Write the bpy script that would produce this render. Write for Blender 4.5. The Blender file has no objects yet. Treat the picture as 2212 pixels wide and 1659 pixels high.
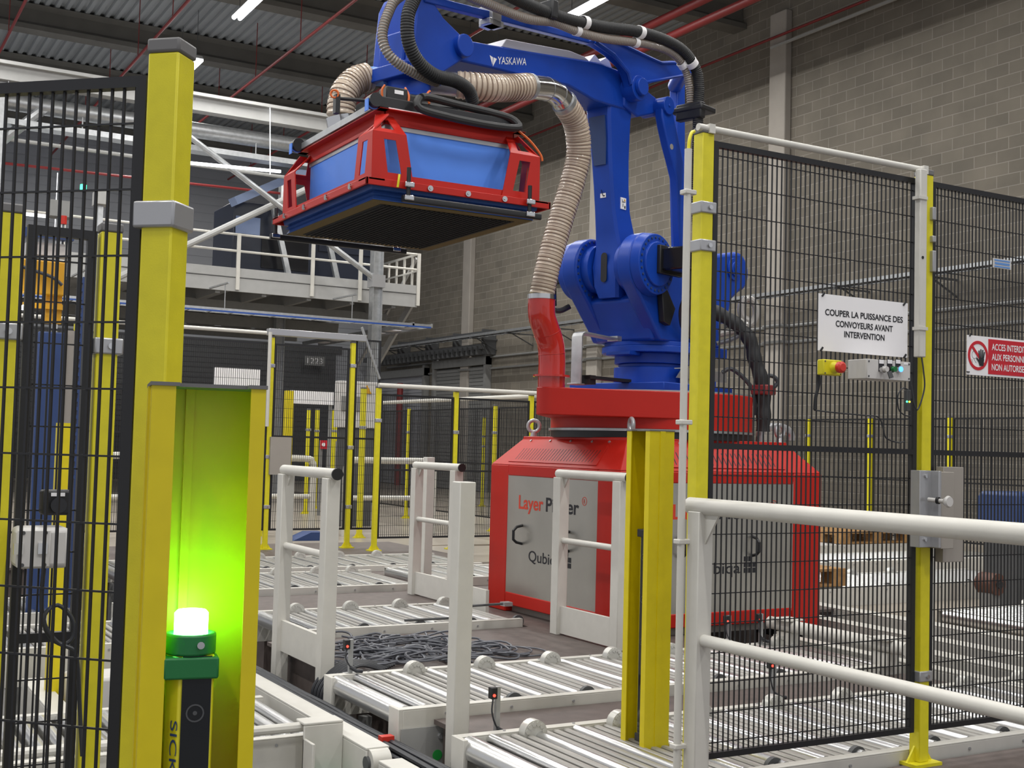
import bpy, bmesh, math, random
from mathutils import Vector, Matrix
random.seed(7)
PI = math.pi
scene = bpy.context.scene
COL = scene.collection

# ---------------------------------------------------------------- camera
CAM_H, FPX, IW, IH = 1.2, 2647.0, 2212, 1659
yaw, pitch, roll = math.radians(29.8), math.radians(2.95), math.radians(1.504)
fw = Vector((math.sin(yaw)*math.cos(pitch), math.cos(yaw)*math.cos(pitch), math.sin(pitch)))
rt = Vector((math.cos(yaw), -math.sin(yaw), 0.0))
up = rt.cross(fw)
rt, up = rt*math.cos(roll)+up*math.sin(roll), up*math.cos(roll)-rt*math.sin(roll)
CP = Vector((0, 0, CAM_H))
cd = bpy.data.cameras.new('camera'); cam = bpy.data.objects.new('camera', cd); COL.objects.link(cam)
cam.matrix_world = Matrix(((rt.x, up.x, -fw.x, CP.x), (rt.y, up.y, -fw.y, CP.y), (rt.z, up.z, -fw.z, CP.z), (0, 0, 0, 1)))
cd.sensor_width = 36.0; cd.lens = 36.0*FPX/IW; cd.clip_start = 0.02; cd.clip_end = 200
scene.camera = cam

# ---------------------------------------------------------------- world, exposure
w = bpy.data.worlds.new('hall_ambient'); scene.world = w; w.use_nodes = True
w.node_tree.nodes['Background'].inputs[0].default_value = (0.92, 0.94, 1.0, 1)
w.node_tree.nodes['Background'].inputs[1].default_value = 0.62
scene.view_settings.view_transform = 'Standard'; scene.view_settings.look = 'None'
scene.view_settings.gamma = 1.0; scene.view_settings.use_curve_mapping = False
scene.view_settings.exposure = 0.0
LAMP_W = 140.0           # power of one ceiling lamp

# ---------------------------------------------------------------- ray helper: photo pixel -> point at a chosen real distance
def ray(x, y): return fw + rt*((x-IW/2)/FPX) - up*((y-IH/2)/FPX)
def at(x, y, X=None, Y=None, Z=None):
    d = ray(x, y)
    t = (X-CP.x)/d.x if X is not None else (Y-CP.y)/d.y if Y is not None else (Z-CP.z)/d.z
    return CP + d*t

# ---------------------------------------------------------------- materials
MATS = {}
def mat(name, col, rough=0.5, metal=0.0, var=0.0, vscale=8.0, bump=0.0, bscale=60.0, emit=None, estr=0.0, spec=0.5, trans=0.0, alpha=1.0, coat=0.0):
    m = bpy.data.materials.new(name); m.use_nodes = True
    nt = m.node_tree; b = nt.nodes['Principled BSDF']
    b.inputs['Base Color'].default_value = (*col, 1); b.inputs['Roughness'].default_value = rough
    b.inputs['Metallic'].default_value = metal; b.inputs['Specular IOR Level'].default_value = spec
    b.inputs['Transmission Weight'].default_value = trans; b.inputs['Alpha'].default_value = alpha
    b.inputs['Coat Weight'].default_value = coat
    if emit: b.inputs['Emission Color'].default_value = (*emit, 1); b.inputs['Emission Strength'].default_value = estr
    tc = nt.nodes.new('ShaderNodeTexCoord')
    if var > 0:
        n = nt.nodes.new('ShaderNodeTexNoise'); n.inputs['Scale'].default_value = vscale; n.inputs['Detail'].default_value = 5
        nt.links.new(tc.outputs['Object'], n.inputs['Vector'])
        r = nt.nodes.new('ShaderNodeValToRGB')
        r.color_ramp.elements[0].position = 0.3; r.color_ramp.elements[1].position = 0.7
        r.color_ramp.elements[0].color = (*[c*(1-var) for c in col], 1); r.color_ramp.elements[1].color = (*[min(1, c*(1+var)) for c in col], 1)
        nt.links.new(n.outputs['Fac'], r.inputs['Fac']); nt.links.new(r.outputs['Color'], b.inputs['Base Color'])
    if bump > 0:
        n2 = nt.nodes.new('ShaderNodeTexNoise'); n2.inputs['Scale'].default_value = bscale; n2.inputs['Detail'].default_value = 3
        nt.links.new(tc.outputs['Object'], n2.inputs['Vector'])
        bp = nt.nodes.new('ShaderNodeBump'); bp.inputs['Strength'].default_value = bump; bp.inputs['Distance'].default_value = 0.01
        nt.links.new(n2.outputs['Fac'], bp.inputs['Height']); nt.links.new(bp.outputs['Normal'], b.inputs['Normal'])
    MATS[name] = m; return m
mat('yellow', (0.70, 0.62, 0.016), 0.42, var=0.05, vscale=30, bump=0.05, bscale=400)
mat('yellow_dark', (0.72, 0.58, 0.004), 0.42, var=0.04, vscale=20)
mat('black', (0.012, 0.012, 0.014), 0.45)
mat('black_gloss', (0.010, 0.010, 0.012), 0.18)
mat('rubber', (0.020, 0.020, 0.021), 0.6)
mat('red', (0.47, 0.015, 0.008), 0.40, var=0.05, vscale=3, spec=0.35)
mat('red_gloss', (0.55, 0.020, 0.012), 0.12, coat=0.6)
mat('pipe_red', (0.20, 0.016, 0.016), 0.5)
mat('brown', (0.10, 0.04, 0.025), 0.6)
mat('blue', (0.006, 0.055, 0.40), 0.38, var=0.06, vscale=6, spec=0.35)
mat('blue_panel', (0.085, 0.26, 0.86), 0.5, var=0.05, vscale=4)
mat('blue_curtain', (0.030, 0.095, 0.34), 0.5, var=0.08, vscale=9)
mat('white', (0.62, 0.60, 0.55), 0.4, var=0.03, vscale=15)
mat('offwhite', (0.60, 0.58, 0.56), 0.5)
mat('sheet_white', (0.62, 0.60, 0.63), 0.5)
mat('grey_paint', (0.38, 0.378, 0.37), 0.45, var=0.04, vscale=8)
mat('grey_mid', (0.22, 0.22, 0.215), 0.5, var=0.05, vscale=10)
mat('grey_dark', (0.075, 0.077, 0.08), 0.5)
mat('clamp', (0.44, 0.44, 0.45), 0.30, metal=0.5)
mat('cap', (0.16, 0.155, 0.155), 0.6)
mat('galv', (0.46, 0.47, 0.48), 0.38, metal=0.75, var=0.12, vscale=14)
mat('chrome', (0.62, 0.62, 0.62), 0.16, metal=1.0)
mat('roller', (0.66, 0.66, 0.66), 0.30, metal=0.95)
mat('slat', (0.40, 0.385, 0.36), 0.42, metal=0.35)
mat('wheel', (0.60, 0.59, 0.55), 0.32, metal=0.3)
mat('steel_panel', (0.50, 0.485, 0.44), 0.36, metal=0.85, var=0.06, vscale=3)
mat('deck', (0.105, 0.082, 0.074), 0.55, var=0.18, vscale=14, bump=0.1, bscale=200)
mat('concrete_floor', (0.34, 0.30, 0.25), 0.35, var=0.1, vscale=2.0)
mat('pit_floor', (0.12, 0.115, 0.11), 0.6, var=0.15, vscale=4)
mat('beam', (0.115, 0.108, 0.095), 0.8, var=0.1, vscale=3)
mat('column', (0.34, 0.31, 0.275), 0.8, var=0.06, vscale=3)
mat('hose_beige', (0.60, 0.49, 0.38), 0.24, var=0.06, vscale=20, coat=0.3)
mat('hose_wire', (0.27, 0.19, 0.14), 0.4)
mat('hose_clear', (0.34, 0.32, 0.295), 0.25, coat=0.4)
mat('deck_under', (0.50, 0.51, 0.53), 0.6)
mat('roof_sheet', (0.27, 0.28, 0.285), 0.6)
mat('cable', (0.030, 0.032, 0.038), 0.45)
mat('cable_grey', (0.11, 0.115, 0.135), 0.45)
mat('wood', (0.36, 0.20, 0.075), 0.7, var=0.25, vscale=18)
mat('orange', (0.62, 0.31, 0.010), 0.45)
mat('cladding', (0.36, 0.37, 0.40), 0.5, var=0.04, vscale=1)
mat('machine_dark', (0.012, 0.016, 0.030), 0.3)
mat('machine_blue', (0.20, 0.26, 0.42), 0.3)
mat('tray_blue', (0.02, 0.07, 0.30), 0.5)
mat('mast_blue', (0.025, 0.055, 0.17), 0.5)
mat('green_plastic', (0.02, 0.34, 0.20), 0.4)
mat('green_dot', (0.03, 0.45, 0.08), 0.5)
mat('collar_green', (0.010, 0.16, 0.04), 0.4)
mat('estop_red', (0.62, 0.035, 0.02), 0.35)
mat('sign_white', (0.90, 0.88, 0.89), 0.45)
mat('sign_red', (0.58, 0.015, 0.03), 0.45)
mat('sign_blue', (0.12, 0.28, 0.62), 0.5)
mat('ink', (0.015, 0.015, 0.02), 0.6)
mat('logo_red', (0.62, 0.05, 0.02), 0.5)
mat('orange_cable', (0.62, 0.12, 0.012), 0.5)
mat('suction', (0.012, 0.012, 0.013), 0.85, bump=0.5, bscale=60)
mat('foam', (0.14, 0.098, 0.03), 0.9)
mat('window_black', (0.010, 0.012, 0.015), 0.10, coat=0.4)
mat('lamp_green', (0.6, 1.0, 0.7), 0.4, emit=(0.16, 1.0, 0.22), estr=30.0)
mat('led_red', (0.8, 0.02, 0.02), 0.3, emit=(1, 0.05, 0.03), estr=3.5)
mat('led_blue', (0.1, 0.3, 1.0), 0.3, emit=(0.06, 0.25, 1.0), estr=3.0)
mat('led_green', (0.05, 0.9, 0.3), 0.3, emit=(0.05, 1.0, 0.45), estr=4.0)
mat('led_yellow', (0.9, 0.8, 0.1), 0.3, emit=(1.0, 0.8, 0.05), estr=2.5)
mat('tube', (1, 1, 1), 0.4, emit=(0.93, 0.96, 1.0), estr=9.0)
mat('lamp_strip', (1, 1, 1), 0.4, emit=(0.92, 0.96, 1.0), estr=2.2)

def brick_wall_material():
    m = bpy.data.materials.new('concrete_block'); m.use_nodes = True; nt = m.node_tree; b = nt.nodes['Principled BSDF']
    g = nt.nodes.new('ShaderNodeNewGeometry'); sx = nt.nodes.new('ShaderNodeSeparateXYZ'); cx = nt.nodes.new('ShaderNodeCombineXYZ')
    nt.links.new(g.outputs['Position'], sx.inputs[0]); nt.links.new(sx.outputs['Y'], cx.inputs['X']); nt.links.new(sx.outputs['Z'], cx.inputs['Y'])
    br = nt.nodes.new('ShaderNodeTexBrick'); br.inputs['Scale'].default_value = 1.0
    br.inputs['Brick Width'].default_value = 0.42; br.inputs['Row Height'].default_value = 0.19
    br.inputs['Mortar Size'].default_value = 0.008; br.inputs['Mortar Smooth'].default_value = 0.3; br.inputs['Bias'].default_value = 0.0
    br.inputs['Color1'].default_value = (0.185, 0.165, 0.135, 1); br.inputs['Color2'].default_value = (0.150, 0.134, 0.110, 1)
    br.inputs['Mortar'].default_value = (0.255, 0.235, 0.205, 1)
    nt.links.new(cx.outputs[0], br.inputs['Vector'])
    n = nt.nodes.new('ShaderNodeTexNoise'); n.inputs['Scale'].default_value = 1.4; n.inputs['Detail'].default_value = 6
    nt.links.new(cx.outputs[0], n.inputs['Vector'])
    mx = nt.nodes.new('ShaderNodeMix'); mx.data_type = 'RGBA'; mx.blend_type = 'MULTIPLY'; mx.inputs[0].default_value = 0.35
    nt.links.new(br.outputs['Color'], mx.inputs[6])
    rp = nt.nodes.new('ShaderNodeValToRGB'); rp.color_ramp.elements[0].position = 0.35; rp.color_ramp.elements[1].position = 0.65
    rp.color_ramp.elements[0].color = (0.7, 0.7, 0.68, 1); rp.color_ramp.elements[1].color = (1.25, 1.22, 1.18, 1)
    nt.links.new(n.outputs['Fac'], rp.inputs['Fac']); nt.links.new(rp.outputs['Color'], mx.inputs[7])
    nt.links.new(mx.outputs[2], b.inputs['Base Color']); b.inputs['Roughness'].default_value = 0.9
    bp = nt.nodes.new('ShaderNodeBump'); bp.inputs['Strength'].default_value = 0.4; bp.inputs['Distance'].default_value = 0.01; bp.invert = True
    nt.links.new(br.outputs['Fac'], bp.inputs['Height']); nt.links.new(bp.outputs['Normal'], b.inputs['Normal'])
    MATS['block'] = m
brick_wall_material()

# ---------------------------------------------------------------- mesh builder
class MB:
    def __init__(s): s.v = []; s.f = []
    def add(s, verts, faces):
        o = len(s.v); s.v += [tuple(p) for p in verts]; s.f += [tuple(i+o for i in f) for f in faces]; return s
    def box(s, x0, x1, y0, y1, z0, z1):
        if x0 > x1: x0, x1 = x1, x0
        if y0 > y1: y0, y1 = y1, y0
        if z0 > z1: z0, z1 = z1, z0
        v = [(x, y, z) for z in (z0, z1) for y in (y0, y1) for x in (x0, x1)]
        return s.add(v, [(0, 2, 3, 1), (4, 5, 7, 6), (0, 1, 5, 4), (2, 6, 7, 3), (0, 4, 6, 2), (1, 3, 7, 5)])
    def bar(s, p, q, wd, ht, upv=(0, 0, 1)):
        p, q = Vector(p), Vector(q); a = (q-p).normalized(); u = Vector(upv)
        if abs(a.dot(u)) > 0.95: u = Vector((1, 0, 0))
        r = a.cross(u).normalized(); u = r.cross(a)
        v = [e + r*(i*wd/2) + u*(j*ht/2) for e in (p, q) for i, j in ((-1, -1), (1, -1), (1, 1), (-1, 1))]
        return s.add(v, [(0, 1, 2, 3), (4, 7, 6, 5), (0, 4, 5, 1), (1, 5, 6, 2), (2, 6, 7, 3), (3, 7, 4, 0)])
    def cyl(s, p, q, r0, r1=None, n=16, cap=True):
        r1 = r0 if r1 is None else r1
        p, q = Vector(p), Vector(q); a = (q-p).normalized()
        u = Vector((0, 0, 1)) if abs(a.z) < 0.9 else Vector((1, 0, 0))
        e1 = a.cross(u).normalized(); e2 = a.cross(e1)
        v = []
        for c, r in ((p, r0), (q, r1)):
            for k in range(n):
                t = 2*PI*k/n; v.append(c + e1*(r*math.cos(t)) + e2*(r*math.sin(t)))
        f = [(k, (k+1) % n, n+(k+1) % n, n+k) for k in range(n)]
        if cap: f += [tuple(range(n-1, -1, -1)), tuple(range(n, 2*n))]
        return s.add(v, f)
    def tube(s, pts, rad, n=10, cap=True):
        pts = [Vector(p) for p in pts]; N = len(pts)
        tang = [(pts[min(i+1, N-1)]-pts[max(i-1, 0)]).normalized() for i in range(N)]
        u = Vector((0, 0, 1)) if abs(tang[0].z) < 0.9 else Vector((1, 0, 0))
        e1 = tang[0].cross(u).normalized(); v = []
        for i in range(N):
            e1 = (e1 - tang[i]*e1.dot(tang[i])).normalized(); e2 = tang[i].cross(e1)
            r = rad(i) if callable(rad) else rad
            for k in range(n):
                t = 2*PI*k/n; v.append(pts[i] + e1*(r*math.cos(t)) + e2*(r*math.sin(t)))
        f = [(i*n+k, i*n+(k+1) % n, (i+1)*n+(k+1) % n, (i+1)*n+k) for i in range(N-1) for k in range(n)]
        if cap: f += [tuple(range(n-1, -1, -1)), tuple(range((N-1)*n, N*n))]
        return s.add(v, f)
    def prism(s, poly, a0, a1, plane='xz'):
        """polygon in a plane, extruded along the third axis from a0 to a1"""
        def P(p, a): return (p[0], a, p[1]) if plane == 'xz' else (p[0], p[1], a) if plane == 'xy' else (a, p[0], p[1])
        n = len(poly); v = [P(p, a0) for p in poly] + [P(p, a1) for p in poly]
        f = [tuple(range(n)), tuple(range(2*n-1, n-1, -1))] + [(i, n+i, n+(i+1) % n, (i+1) % n) for i in range(n)]
        return s.add(v, f)
    def ring(s, c, axis, r0, r1, h, n=32):
        """flat ring (tube section) of inner radius r0, outer r1, along axis"""
        c = Vector(c); a = Vector(axis).normalized(); u = Vector((0, 0, 1)) if abs(a.z) < 0.9 else Vector((1, 0, 0))
        e1 = a.cross(u).normalized(); e2 = a.cross(e1); v = []
        for r, hh in ((r0, 0), (r1, 0), (r1, h), (r0, h)):
            for k in range(n):
                t = 2*PI*k/n; v.append(c + a*hh + e1*(r*math.cos(t)) + e2*(r*math.sin(t)))
        f = [(j*n+k, j*n+(k+1) % n, ((j+1) % 4)*n+(k+1) % n, ((j+1) % 4)*n+k) for j in range(4) for k in range(n)]
        return s.add(v, f)
    def torus(s, c, axis, R, r, n=28, m=10, a0=0, a1=2*PI):
        c = Vector(c); a = Vector(axis).normalized(); u = Vector((0, 0, 1)) if abs(a.z) < 0.9 else Vector((1, 0, 0))
        e1 = a.cross(u).normalized(); e2 = a.cross(e1)
        pts = [c + e1*(R*math.cos(t)) + e2*(R*math.sin(t)) for t in (a0+(a1-a0)*k/n for k in range(n+1))]
        return s.tube(pts, r, m, cap=True)
    def dome(s, c, r, h, n=16, k=5):
        c = Vector(c); v = []
        for i in range(k):
            t = PI/2*i/k
            for j in range(n): v.append(c + Vector((r*math.cos(t)*math.cos(2*PI*j/n), r*math.cos(t)*math.sin(2*PI*j/n), h*math.sin(t))))
        v.append(c + Vector((0, 0, h)))
        f = [(i*n+j, i*n+(j+1) % n, (i+1)*n+(j+1) % n, (i+1)*n+j) for i in range(k-1) for j in range(n)]
        f += [((k-1)*n+j, (k-1)*n+(j+1) % n, k*n) for j in range(n)] + [tuple(range(n-1, -1, -1))]
        return s.add(v, f)
    def loft(s, secs):
        """closed loft through sections (lists of equal length of 3d points)"""
        n = len(secs[0]); v = [p for q in secs for p in q]; N = len(secs)
        f = [(i*n+k, i*n+(k+1) % n, (i+1)*n+(k+1) % n, (i+1)*n+k) for i in range(N-1) for k in range(n)]
        f += [tuple(range(n-1, -1, -1)), tuple(range((N-1)*n, N*n))]
        return s.add(v, f)
    def plate(s, outer, inner, nrm):
        """plate with a hole: matching loops of 3d points, thickness vector nrm"""
        n = len(outer); o = [Vector(p) for p in outer]; i = [Vector(p) for p in inner]; d = Vector(nrm)
        v = o + i + [p+d for p in o] + [p+d for p in i]; f = []
        for k in range(n):
            q = (k+1) % n
            f += [(k, q, n+q, n+k), (2*n+k, 3*n+k, 3*n+q, 2*n+q), (k, 2*n+k, 2*n+q, q), (n+k, n+q, 3*n+q, 3*n+k)]
        return s.add(v, f)

def pmat(parent):
    M = Matrix.Identity(4); o = parent
    while o is not None:
        M = Matrix.LocRotScale(o.location, o.rotation_euler, None) @ M; o = o.parent
    return M
def tag(o, label=None, cat=None, group=None, kind=None):
    if label: o['label'] = label
    if cat: o['category'] = cat
    if group: o['group'] = group
    if kind: o['kind'] = kind
    return o
def finish(me, m, smooth=True, ang=35):
    bm = bmesh.new(); bm.from_mesh(me); bmesh.ops.recalc_face_normals(bm, faces=bm.faces); bm.to_mesh(me); bm.free()
    if smooth:
        for p in me.polygons: p.use_smooth = True
        me.set_sharp_from_angle(angle=math.radians(ang))
    me.materials.append(MATS[m])
def obj(name, mb, m, parent=None, local=False, bevel=0.0, smooth=True, label=None):
    vs = mb.v; o = bpy.data.objects.new(name, None) if False else None
    if parent is not None and not local:
        Mi = pmat(parent).inverted(); vs = [Mi @ Vector(p) for p in vs]
    c = Vector((0, 0, 0))
    if parent is None:
        xs, ys, zs = zip(*vs); c = Vector(((min(xs)+max(xs))/2, (min(ys)+max(ys))/2, min(zs)))
        vs = [Vector(p)-c for p in vs]
    me = bpy.data.meshes.new(name); me.from_pydata(vs, [], mb.f); me.update()
    finish(me, m, smooth)
    o = bpy.data.objects.new(name, me); COL.objects.link(o); o.location = c
    if parent is not None: o.parent = parent
    if bevel > 0:
        b = o.modifiers.new('edge', 'BEVEL'); b.width = bevel; b.segments = 2; b.limit_method = 'ANGLE'; b.angle_limit = math.radians(40)
    if label: o['label'] = label
    return o
def thing(name, label, cat, loc=(0, 0, 0), rz=0.0, group=None):
    o = bpy.data.objects.new(name, None); COL.objects.link(o); o.location = loc; o.rotation_euler = (0, 0, rz); o.empty_display_size = 0.1
    return tag(o, label, cat, group)
def single(name, mb, m, label, cat, group=None, bevel=0.0, kind=None):
    return tag(obj(name, mb, m, bevel=bevel), label, cat, group, kind)
def struct(name, mb, m, bevel=0.0, smooth=False):
    o = obj(name, mb, m, bevel=bevel, smooth=smooth); o['kind'] = 'structure'; return o
def dup(o, parent=None, loc=None, rz=None, label=None):
    c = o.copy(); COL.objects.link(c); c.parent = parent
    if loc is not None: c.location = loc
    if rz is not None: c.rotation_euler = (0, 0, rz)
    if label: c['label'] = label
    for ch in list(o.children): dup(ch, c)
    return c
TXT = {}
def lettering(txt, width, height, m, parent, org, right, upv, bold=0.0, thick=0.0015, name='lettering', align='L', local=False, label=None):
    """flat raised letters: org = left (or centre) of the baseline, in the parent's space if local"""
    c = bpy.data.curves.new('font', 'FONT'); c.body = txt; c.size = 1.0; c.extrude = 0.0; c.offset = bold; c.align_x = 'LEFT'
    t = bpy.data.objects.new('font', c); COL.objects.link(t)
    bpy.context.view_layer.update()
    me = bpy.data.meshes.new_from_object(t.evaluated_get(bpy.context.evaluated_depsgraph_get()))
    bpy.data.objects.remove(t); bpy.data.curves.remove(c)
    xs = [v.co.x for v in me.vertices]; x0, x1 = min(xs), max(xs)
    sx = width/(x1-x0); sy = height/0.72
    R = Vector(right).normalized(); U = Vector(upv).normalized(); N = R.cross(U).normalized(); O = Vector(org)
    off = -width/2 if align == 'C' else 0.0
    vs = [O + R*((v.co.x-x0)*sx+off) + U*(v.co.y*sy) + N*thick for v in me.vertices]
    fs = [tuple(p.vertices) for p in me.polygons]; bpy.data.meshes.remove(me)
    mb = MB(); mb.add(vs, fs)
    if parent is not None and not local:
        Mi = pmat(parent).inverted(); mb.v = [tuple(Mi @ Vector(p)) for p in mb.v]
    me2 = bpy.data.meshes.new(name); me2.from_pydata(mb.v, [], mb.f); me2.update(); me2.materials.append(MATS[m])
    o = bpy.data.objects.new(name, me2); COL.objects.link(o); o.parent = parent
    if label: o['label'] = label
    return o
def spline(pts, step):
    """Catmull-Rom through pts, resampled at about equal steps"""
    P = [Vector(p) for p in pts]; P = [P[0]*2-P[1]] + P + [P[-1]*2-P[-2]]; out = []
    for i in range(1, len(P)-2):
        for k in range(24):
            t = k/24; a, b, c, d = P[i-1], P[i], P[i+1], P[i+2]
            out.append(0.5*((2*b)+(c-a)*t+(2*a-5*b+4*c-d)*t*t+(3*b-a-3*c+d)*t*t*t))
    out.append(P[-2]); res = [out[0]]; acc = 0.0
    for i in range(1, len(out)):
        seg = out[i]-out[i-1]; L = seg.length; pos = step-acc
        while pos <= L and L > 0:
            res.append(out[i-1]+seg*(pos/L)); pos += step
        acc = (acc+L) % step if L > 0 else acc
    return res
def corrugated(pts, r, pitch, amp=0.06, n=16):
    """ribbed hose along a path"""
    q = spline(pts, pitch/4); mb = MB(); mb.tube(q, lambda i: r*(1+amp*math.cos(PI/2*i)), n); return mb
def coil(pts, r, pitch, wr, n=20):
    """rings of reinforcing wire round a hose"""
    q = spline(pts, pitch); mb = MB()
    for i in range(1, len(q)-1): mb.torus(q[i], q[i+1]-q[i-1], r, wr, n, 5)
    return mb
def rrect(cx, cy, wx, wy, r, k=4):
    out = []
    for sx, sy, a in ((1, 1, 0), (-1, 1, PI/2), (-1, -1, PI), (1, -1, 1.5*PI)):
        for i in range(k+1):
            t = a+PI/2*i/k; out.append((cx+sx*(wx/2-r)+r*math.cos(t), cy+sy*(wy/2-r)+r*math.sin(t)))
    return out
def circle(cx, cy, r, n=24, a0=0, a1=2*PI): return [(cx+r*math.cos(a0+(a1-a0)*k/n), cy+r*math.sin(a0+(a1-a0)*k/n)) for k in range(n)]
DECK = 0.05
# ================================================================ the hall
mb = MB(); mb.box(-9, 16.5, -7, 37, -0.60, -0.45); struct('floor', mb, 'pit_floor')
mb = MB()                                                     # raised working deck between the conveyors
for x0, x1, y0, y1 in ((2.30, 6.3, -3.0, 3.29), (2.34, 5.15, 4.21, 4.67), (2.34, 4.98, 5.54, 6.83), (2.62, 4.9, 7.76, 8.82), (2.75, 6.5, 9.97, 10.24),
                       (-4.0, 6.0, 11.34, 13.3), (4.08, 6.9, 6.83, 7.76), (4.36, 6.9, 8.82, 9.97)):
    mb.box(x0, x1, y0, y1, DECK-0.02, DECK)
    mb.box(x0+0.03, x1-0.03, y0+0.03, y1-0.03, -0.44, DECK-0.02)
struct('floor', mb, 'deck')
mb = MB(); mb.box(-9, 16.5, 13.3, 37, -0.44, 0.0); mb.box(6.95, 16.5, 3.3, 13.3, -0.44, -0.02); mb.box(6.0, 6.95, 11.34, 13.3, -0.44, -0.01); struct('floor', mb, 'concrete_floor')
mb = MB(); mb.box(15.5, 15.8, -7, 37, -0.44, 10.1); struct('wall_right', mb, 'block')
mb = MB(); n = 0                                              # rear wall of horizontal cladding
z = -0.4
while z < 10.0:
    mb.box(-9, 15.5, 36.0, 36.12, z, z+0.235); mb.box(-9, 15.5, 36.02, 36.12, z+0.235, z+0.26); z += 0.26
struct('wall_back', mb, 'cladding')
mb = MB(); prof = []; x = -9.0                                # corrugated roof deck, ribs along y
while x < 16.4:
    prof += [(x, 10.0), (x+0.08, 10.0), (x+0.10, 10.055), (x+0.18, 10.055)]; x += 0.20
top = [(p[0], p[1]+0.02) for p in prof]
vs = [(p[0], yy, p[1]) for yy in (-7, 37) for p in prof]; N = len(prof)
mb.add(vs, [(i, i+1, N+i+1, N+i) for i in range(N-1)])
vs = [(p[0], yy, p[1]) for yy in (-7, 37) for p in top]
mb.add(vs, [(i, N+i, N+i+1, i+1) for i in range(N-1)])
struct('ceiling', mb, 'roof_sheet')
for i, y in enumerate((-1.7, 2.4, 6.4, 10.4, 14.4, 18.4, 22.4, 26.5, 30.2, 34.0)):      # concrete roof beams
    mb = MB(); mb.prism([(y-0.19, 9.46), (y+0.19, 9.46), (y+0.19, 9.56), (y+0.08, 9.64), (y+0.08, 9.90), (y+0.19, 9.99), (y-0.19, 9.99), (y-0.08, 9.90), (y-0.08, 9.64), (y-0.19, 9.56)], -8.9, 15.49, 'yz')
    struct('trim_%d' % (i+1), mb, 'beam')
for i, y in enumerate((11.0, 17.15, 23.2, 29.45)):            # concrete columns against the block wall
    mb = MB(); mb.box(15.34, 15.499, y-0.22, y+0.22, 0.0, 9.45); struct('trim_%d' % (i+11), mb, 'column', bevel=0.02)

# ---- roller shutter doors in the right wall
mb = MB(); z = 0.02
while z < 3.95: mb.box(-2.0, 14.2, 35.93, 35.98, z, z+0.13); mb.box(-2.0, 14.2, 35.95, 35.98, z+0.13, z+0.15); z += 0.15
mb.box(-2.2, 14.4, 35.9, 35.99, 3.97, 4.2); struct('door_3', mb, 'grey_dark')
def shutter(n, y0, y1, h, m):
    o = MB()
    z = 0.02
    while z < h-0.05: o.box(15.40, 15.46, y0, y1, z, z+0.085); o.box(15.42, 15.46, y0, y1, z+0.085, z+0.10); z += 0.10
    d = struct('door_%d' % n, o, m)
    fr = MB(); fr.box(15.32, 15.49, y0-0.14, y0-0.01, 0, h+0.3); fr.box(15.32, 15.49, y1+0.01, y1+0.14, 0, h+0.3); fr.box(15.30, 15.49, y0-0.14, y1+0.14, h, h+0.22)
    obj('door_frame', fr, 'grey_mid', d)
shutter(1, 28.3, 31.2, 3.35, 'grey_mid')
shutter(2, 32.0, 35.4, 3.2, 'cladding')
for y, lab in ((33.0, 'red vertical bumper pole in front of the far shutter, nearer the camera'), (34.6, 'red vertical bumper pole in front of the far shutter, further back')):
    mb = MB(); mb.cyl((15.1, y, 0), (15.1, y, 3.0), 0.09, n=10); single('bumper_pole', mb, 'pipe_red', lab, 'pole', 'red bumper poles by the shutter')
rail = MB(); rail.box(15.0, 15.14, 27.9, 35.6, 3.72, 3.86); rail.box(15.05, 15.10, 27.9, 33.0, 4.15, 4.19)
for k in range(26): rail.box(14.95, 15.2, 28.0+k*0.28, 28.06+k*0.28, 3.58, 3.80)
for y in (27.95, 29.6, 31.3, 33.2): rail.box(15.1, 15.49, y, y+0.08, 3.6, 4.25)
single('shutter_track', rail, 'grey_dark', 'dark toothed track and gear above the shutter doors on the block wall', 'door track')

# ---- fluorescent ceiling lamps
lampE = None
def lamp(x, y, z, label, group, power=1.0):
    t = thing('ceiling_light', label, 'lamp', (x, y, z), 0, group)
    h = MB(); h.prism([(-0.09, 0.045), (0.09, 0.045), (0.06, 0.10), (-0.06, 0.10)], -0.8, 0.8, 'xz'); obj('housing', h, 'grey_paint', t, local=True)
    d = MB()
    for sx in (-0.055, 0.055): d.cyl((sx, -0.76, 0.02), (sx, 0.76, 0.02), 0.04, n=12)
    obj('fluorescent_tube', d, 'tube', t, local=True)
    ld = bpy.data.lights.new('lamp_glow', 'AREA'); ld.shape = 'RECTANGLE'; ld.size = 0.18; ld.size_y = 1.5; ld.energy = LAMP_W*power; ld.color = (1.0, 0.985, 0.945)
    lo = bpy.data.objects.new('lamp_glow', ld); COL.objects.link(lo); lo.parent = t; lo.location = (0, 0, -0.03)
    c = MB()
    for sy in (-0.6, 0.6): c.cyl((0, sy, 0.1), (0, sy, 10.0-z), 0.006, n=5)
    obj('suspension_wire', c, 'grey_dark', t, local=True)
LAMPZ = 8.9
lamp(6.45, 21.0, LAMPZ, 'bright ceiling lamp at the top edge, left of the robot', 'lamps in the photo')
lamp(6.55, 25.4, LAMPZ, 'bright ceiling lamp just right of the left yellow post top', 'lamps in the photo')
lamp(11.45, 17.6, LAMPZ, 'bright ceiling lamp above the black hose on the robot arm', 'lamps in the photo')
lamp(6.6, 29.3, LAMPZ, 'ceiling lamp hidden behind the left yellow post cap', 'lamps in the photo')
OFF = 'fluorescent lamp on the ceiling, out of view'
for x in (-3.4, 1.6, 6.6, 11.5):
    for y in (-2.6, 1.6, 5.6, 9.5, 13.4, 17.4):
        if not (x > 11 and y > 17): lamp(x, y, LAMPZ, OFF, 'ceiling lamps out of view', 0.45 if x > 11 and y < 15 else 1.0)
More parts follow.
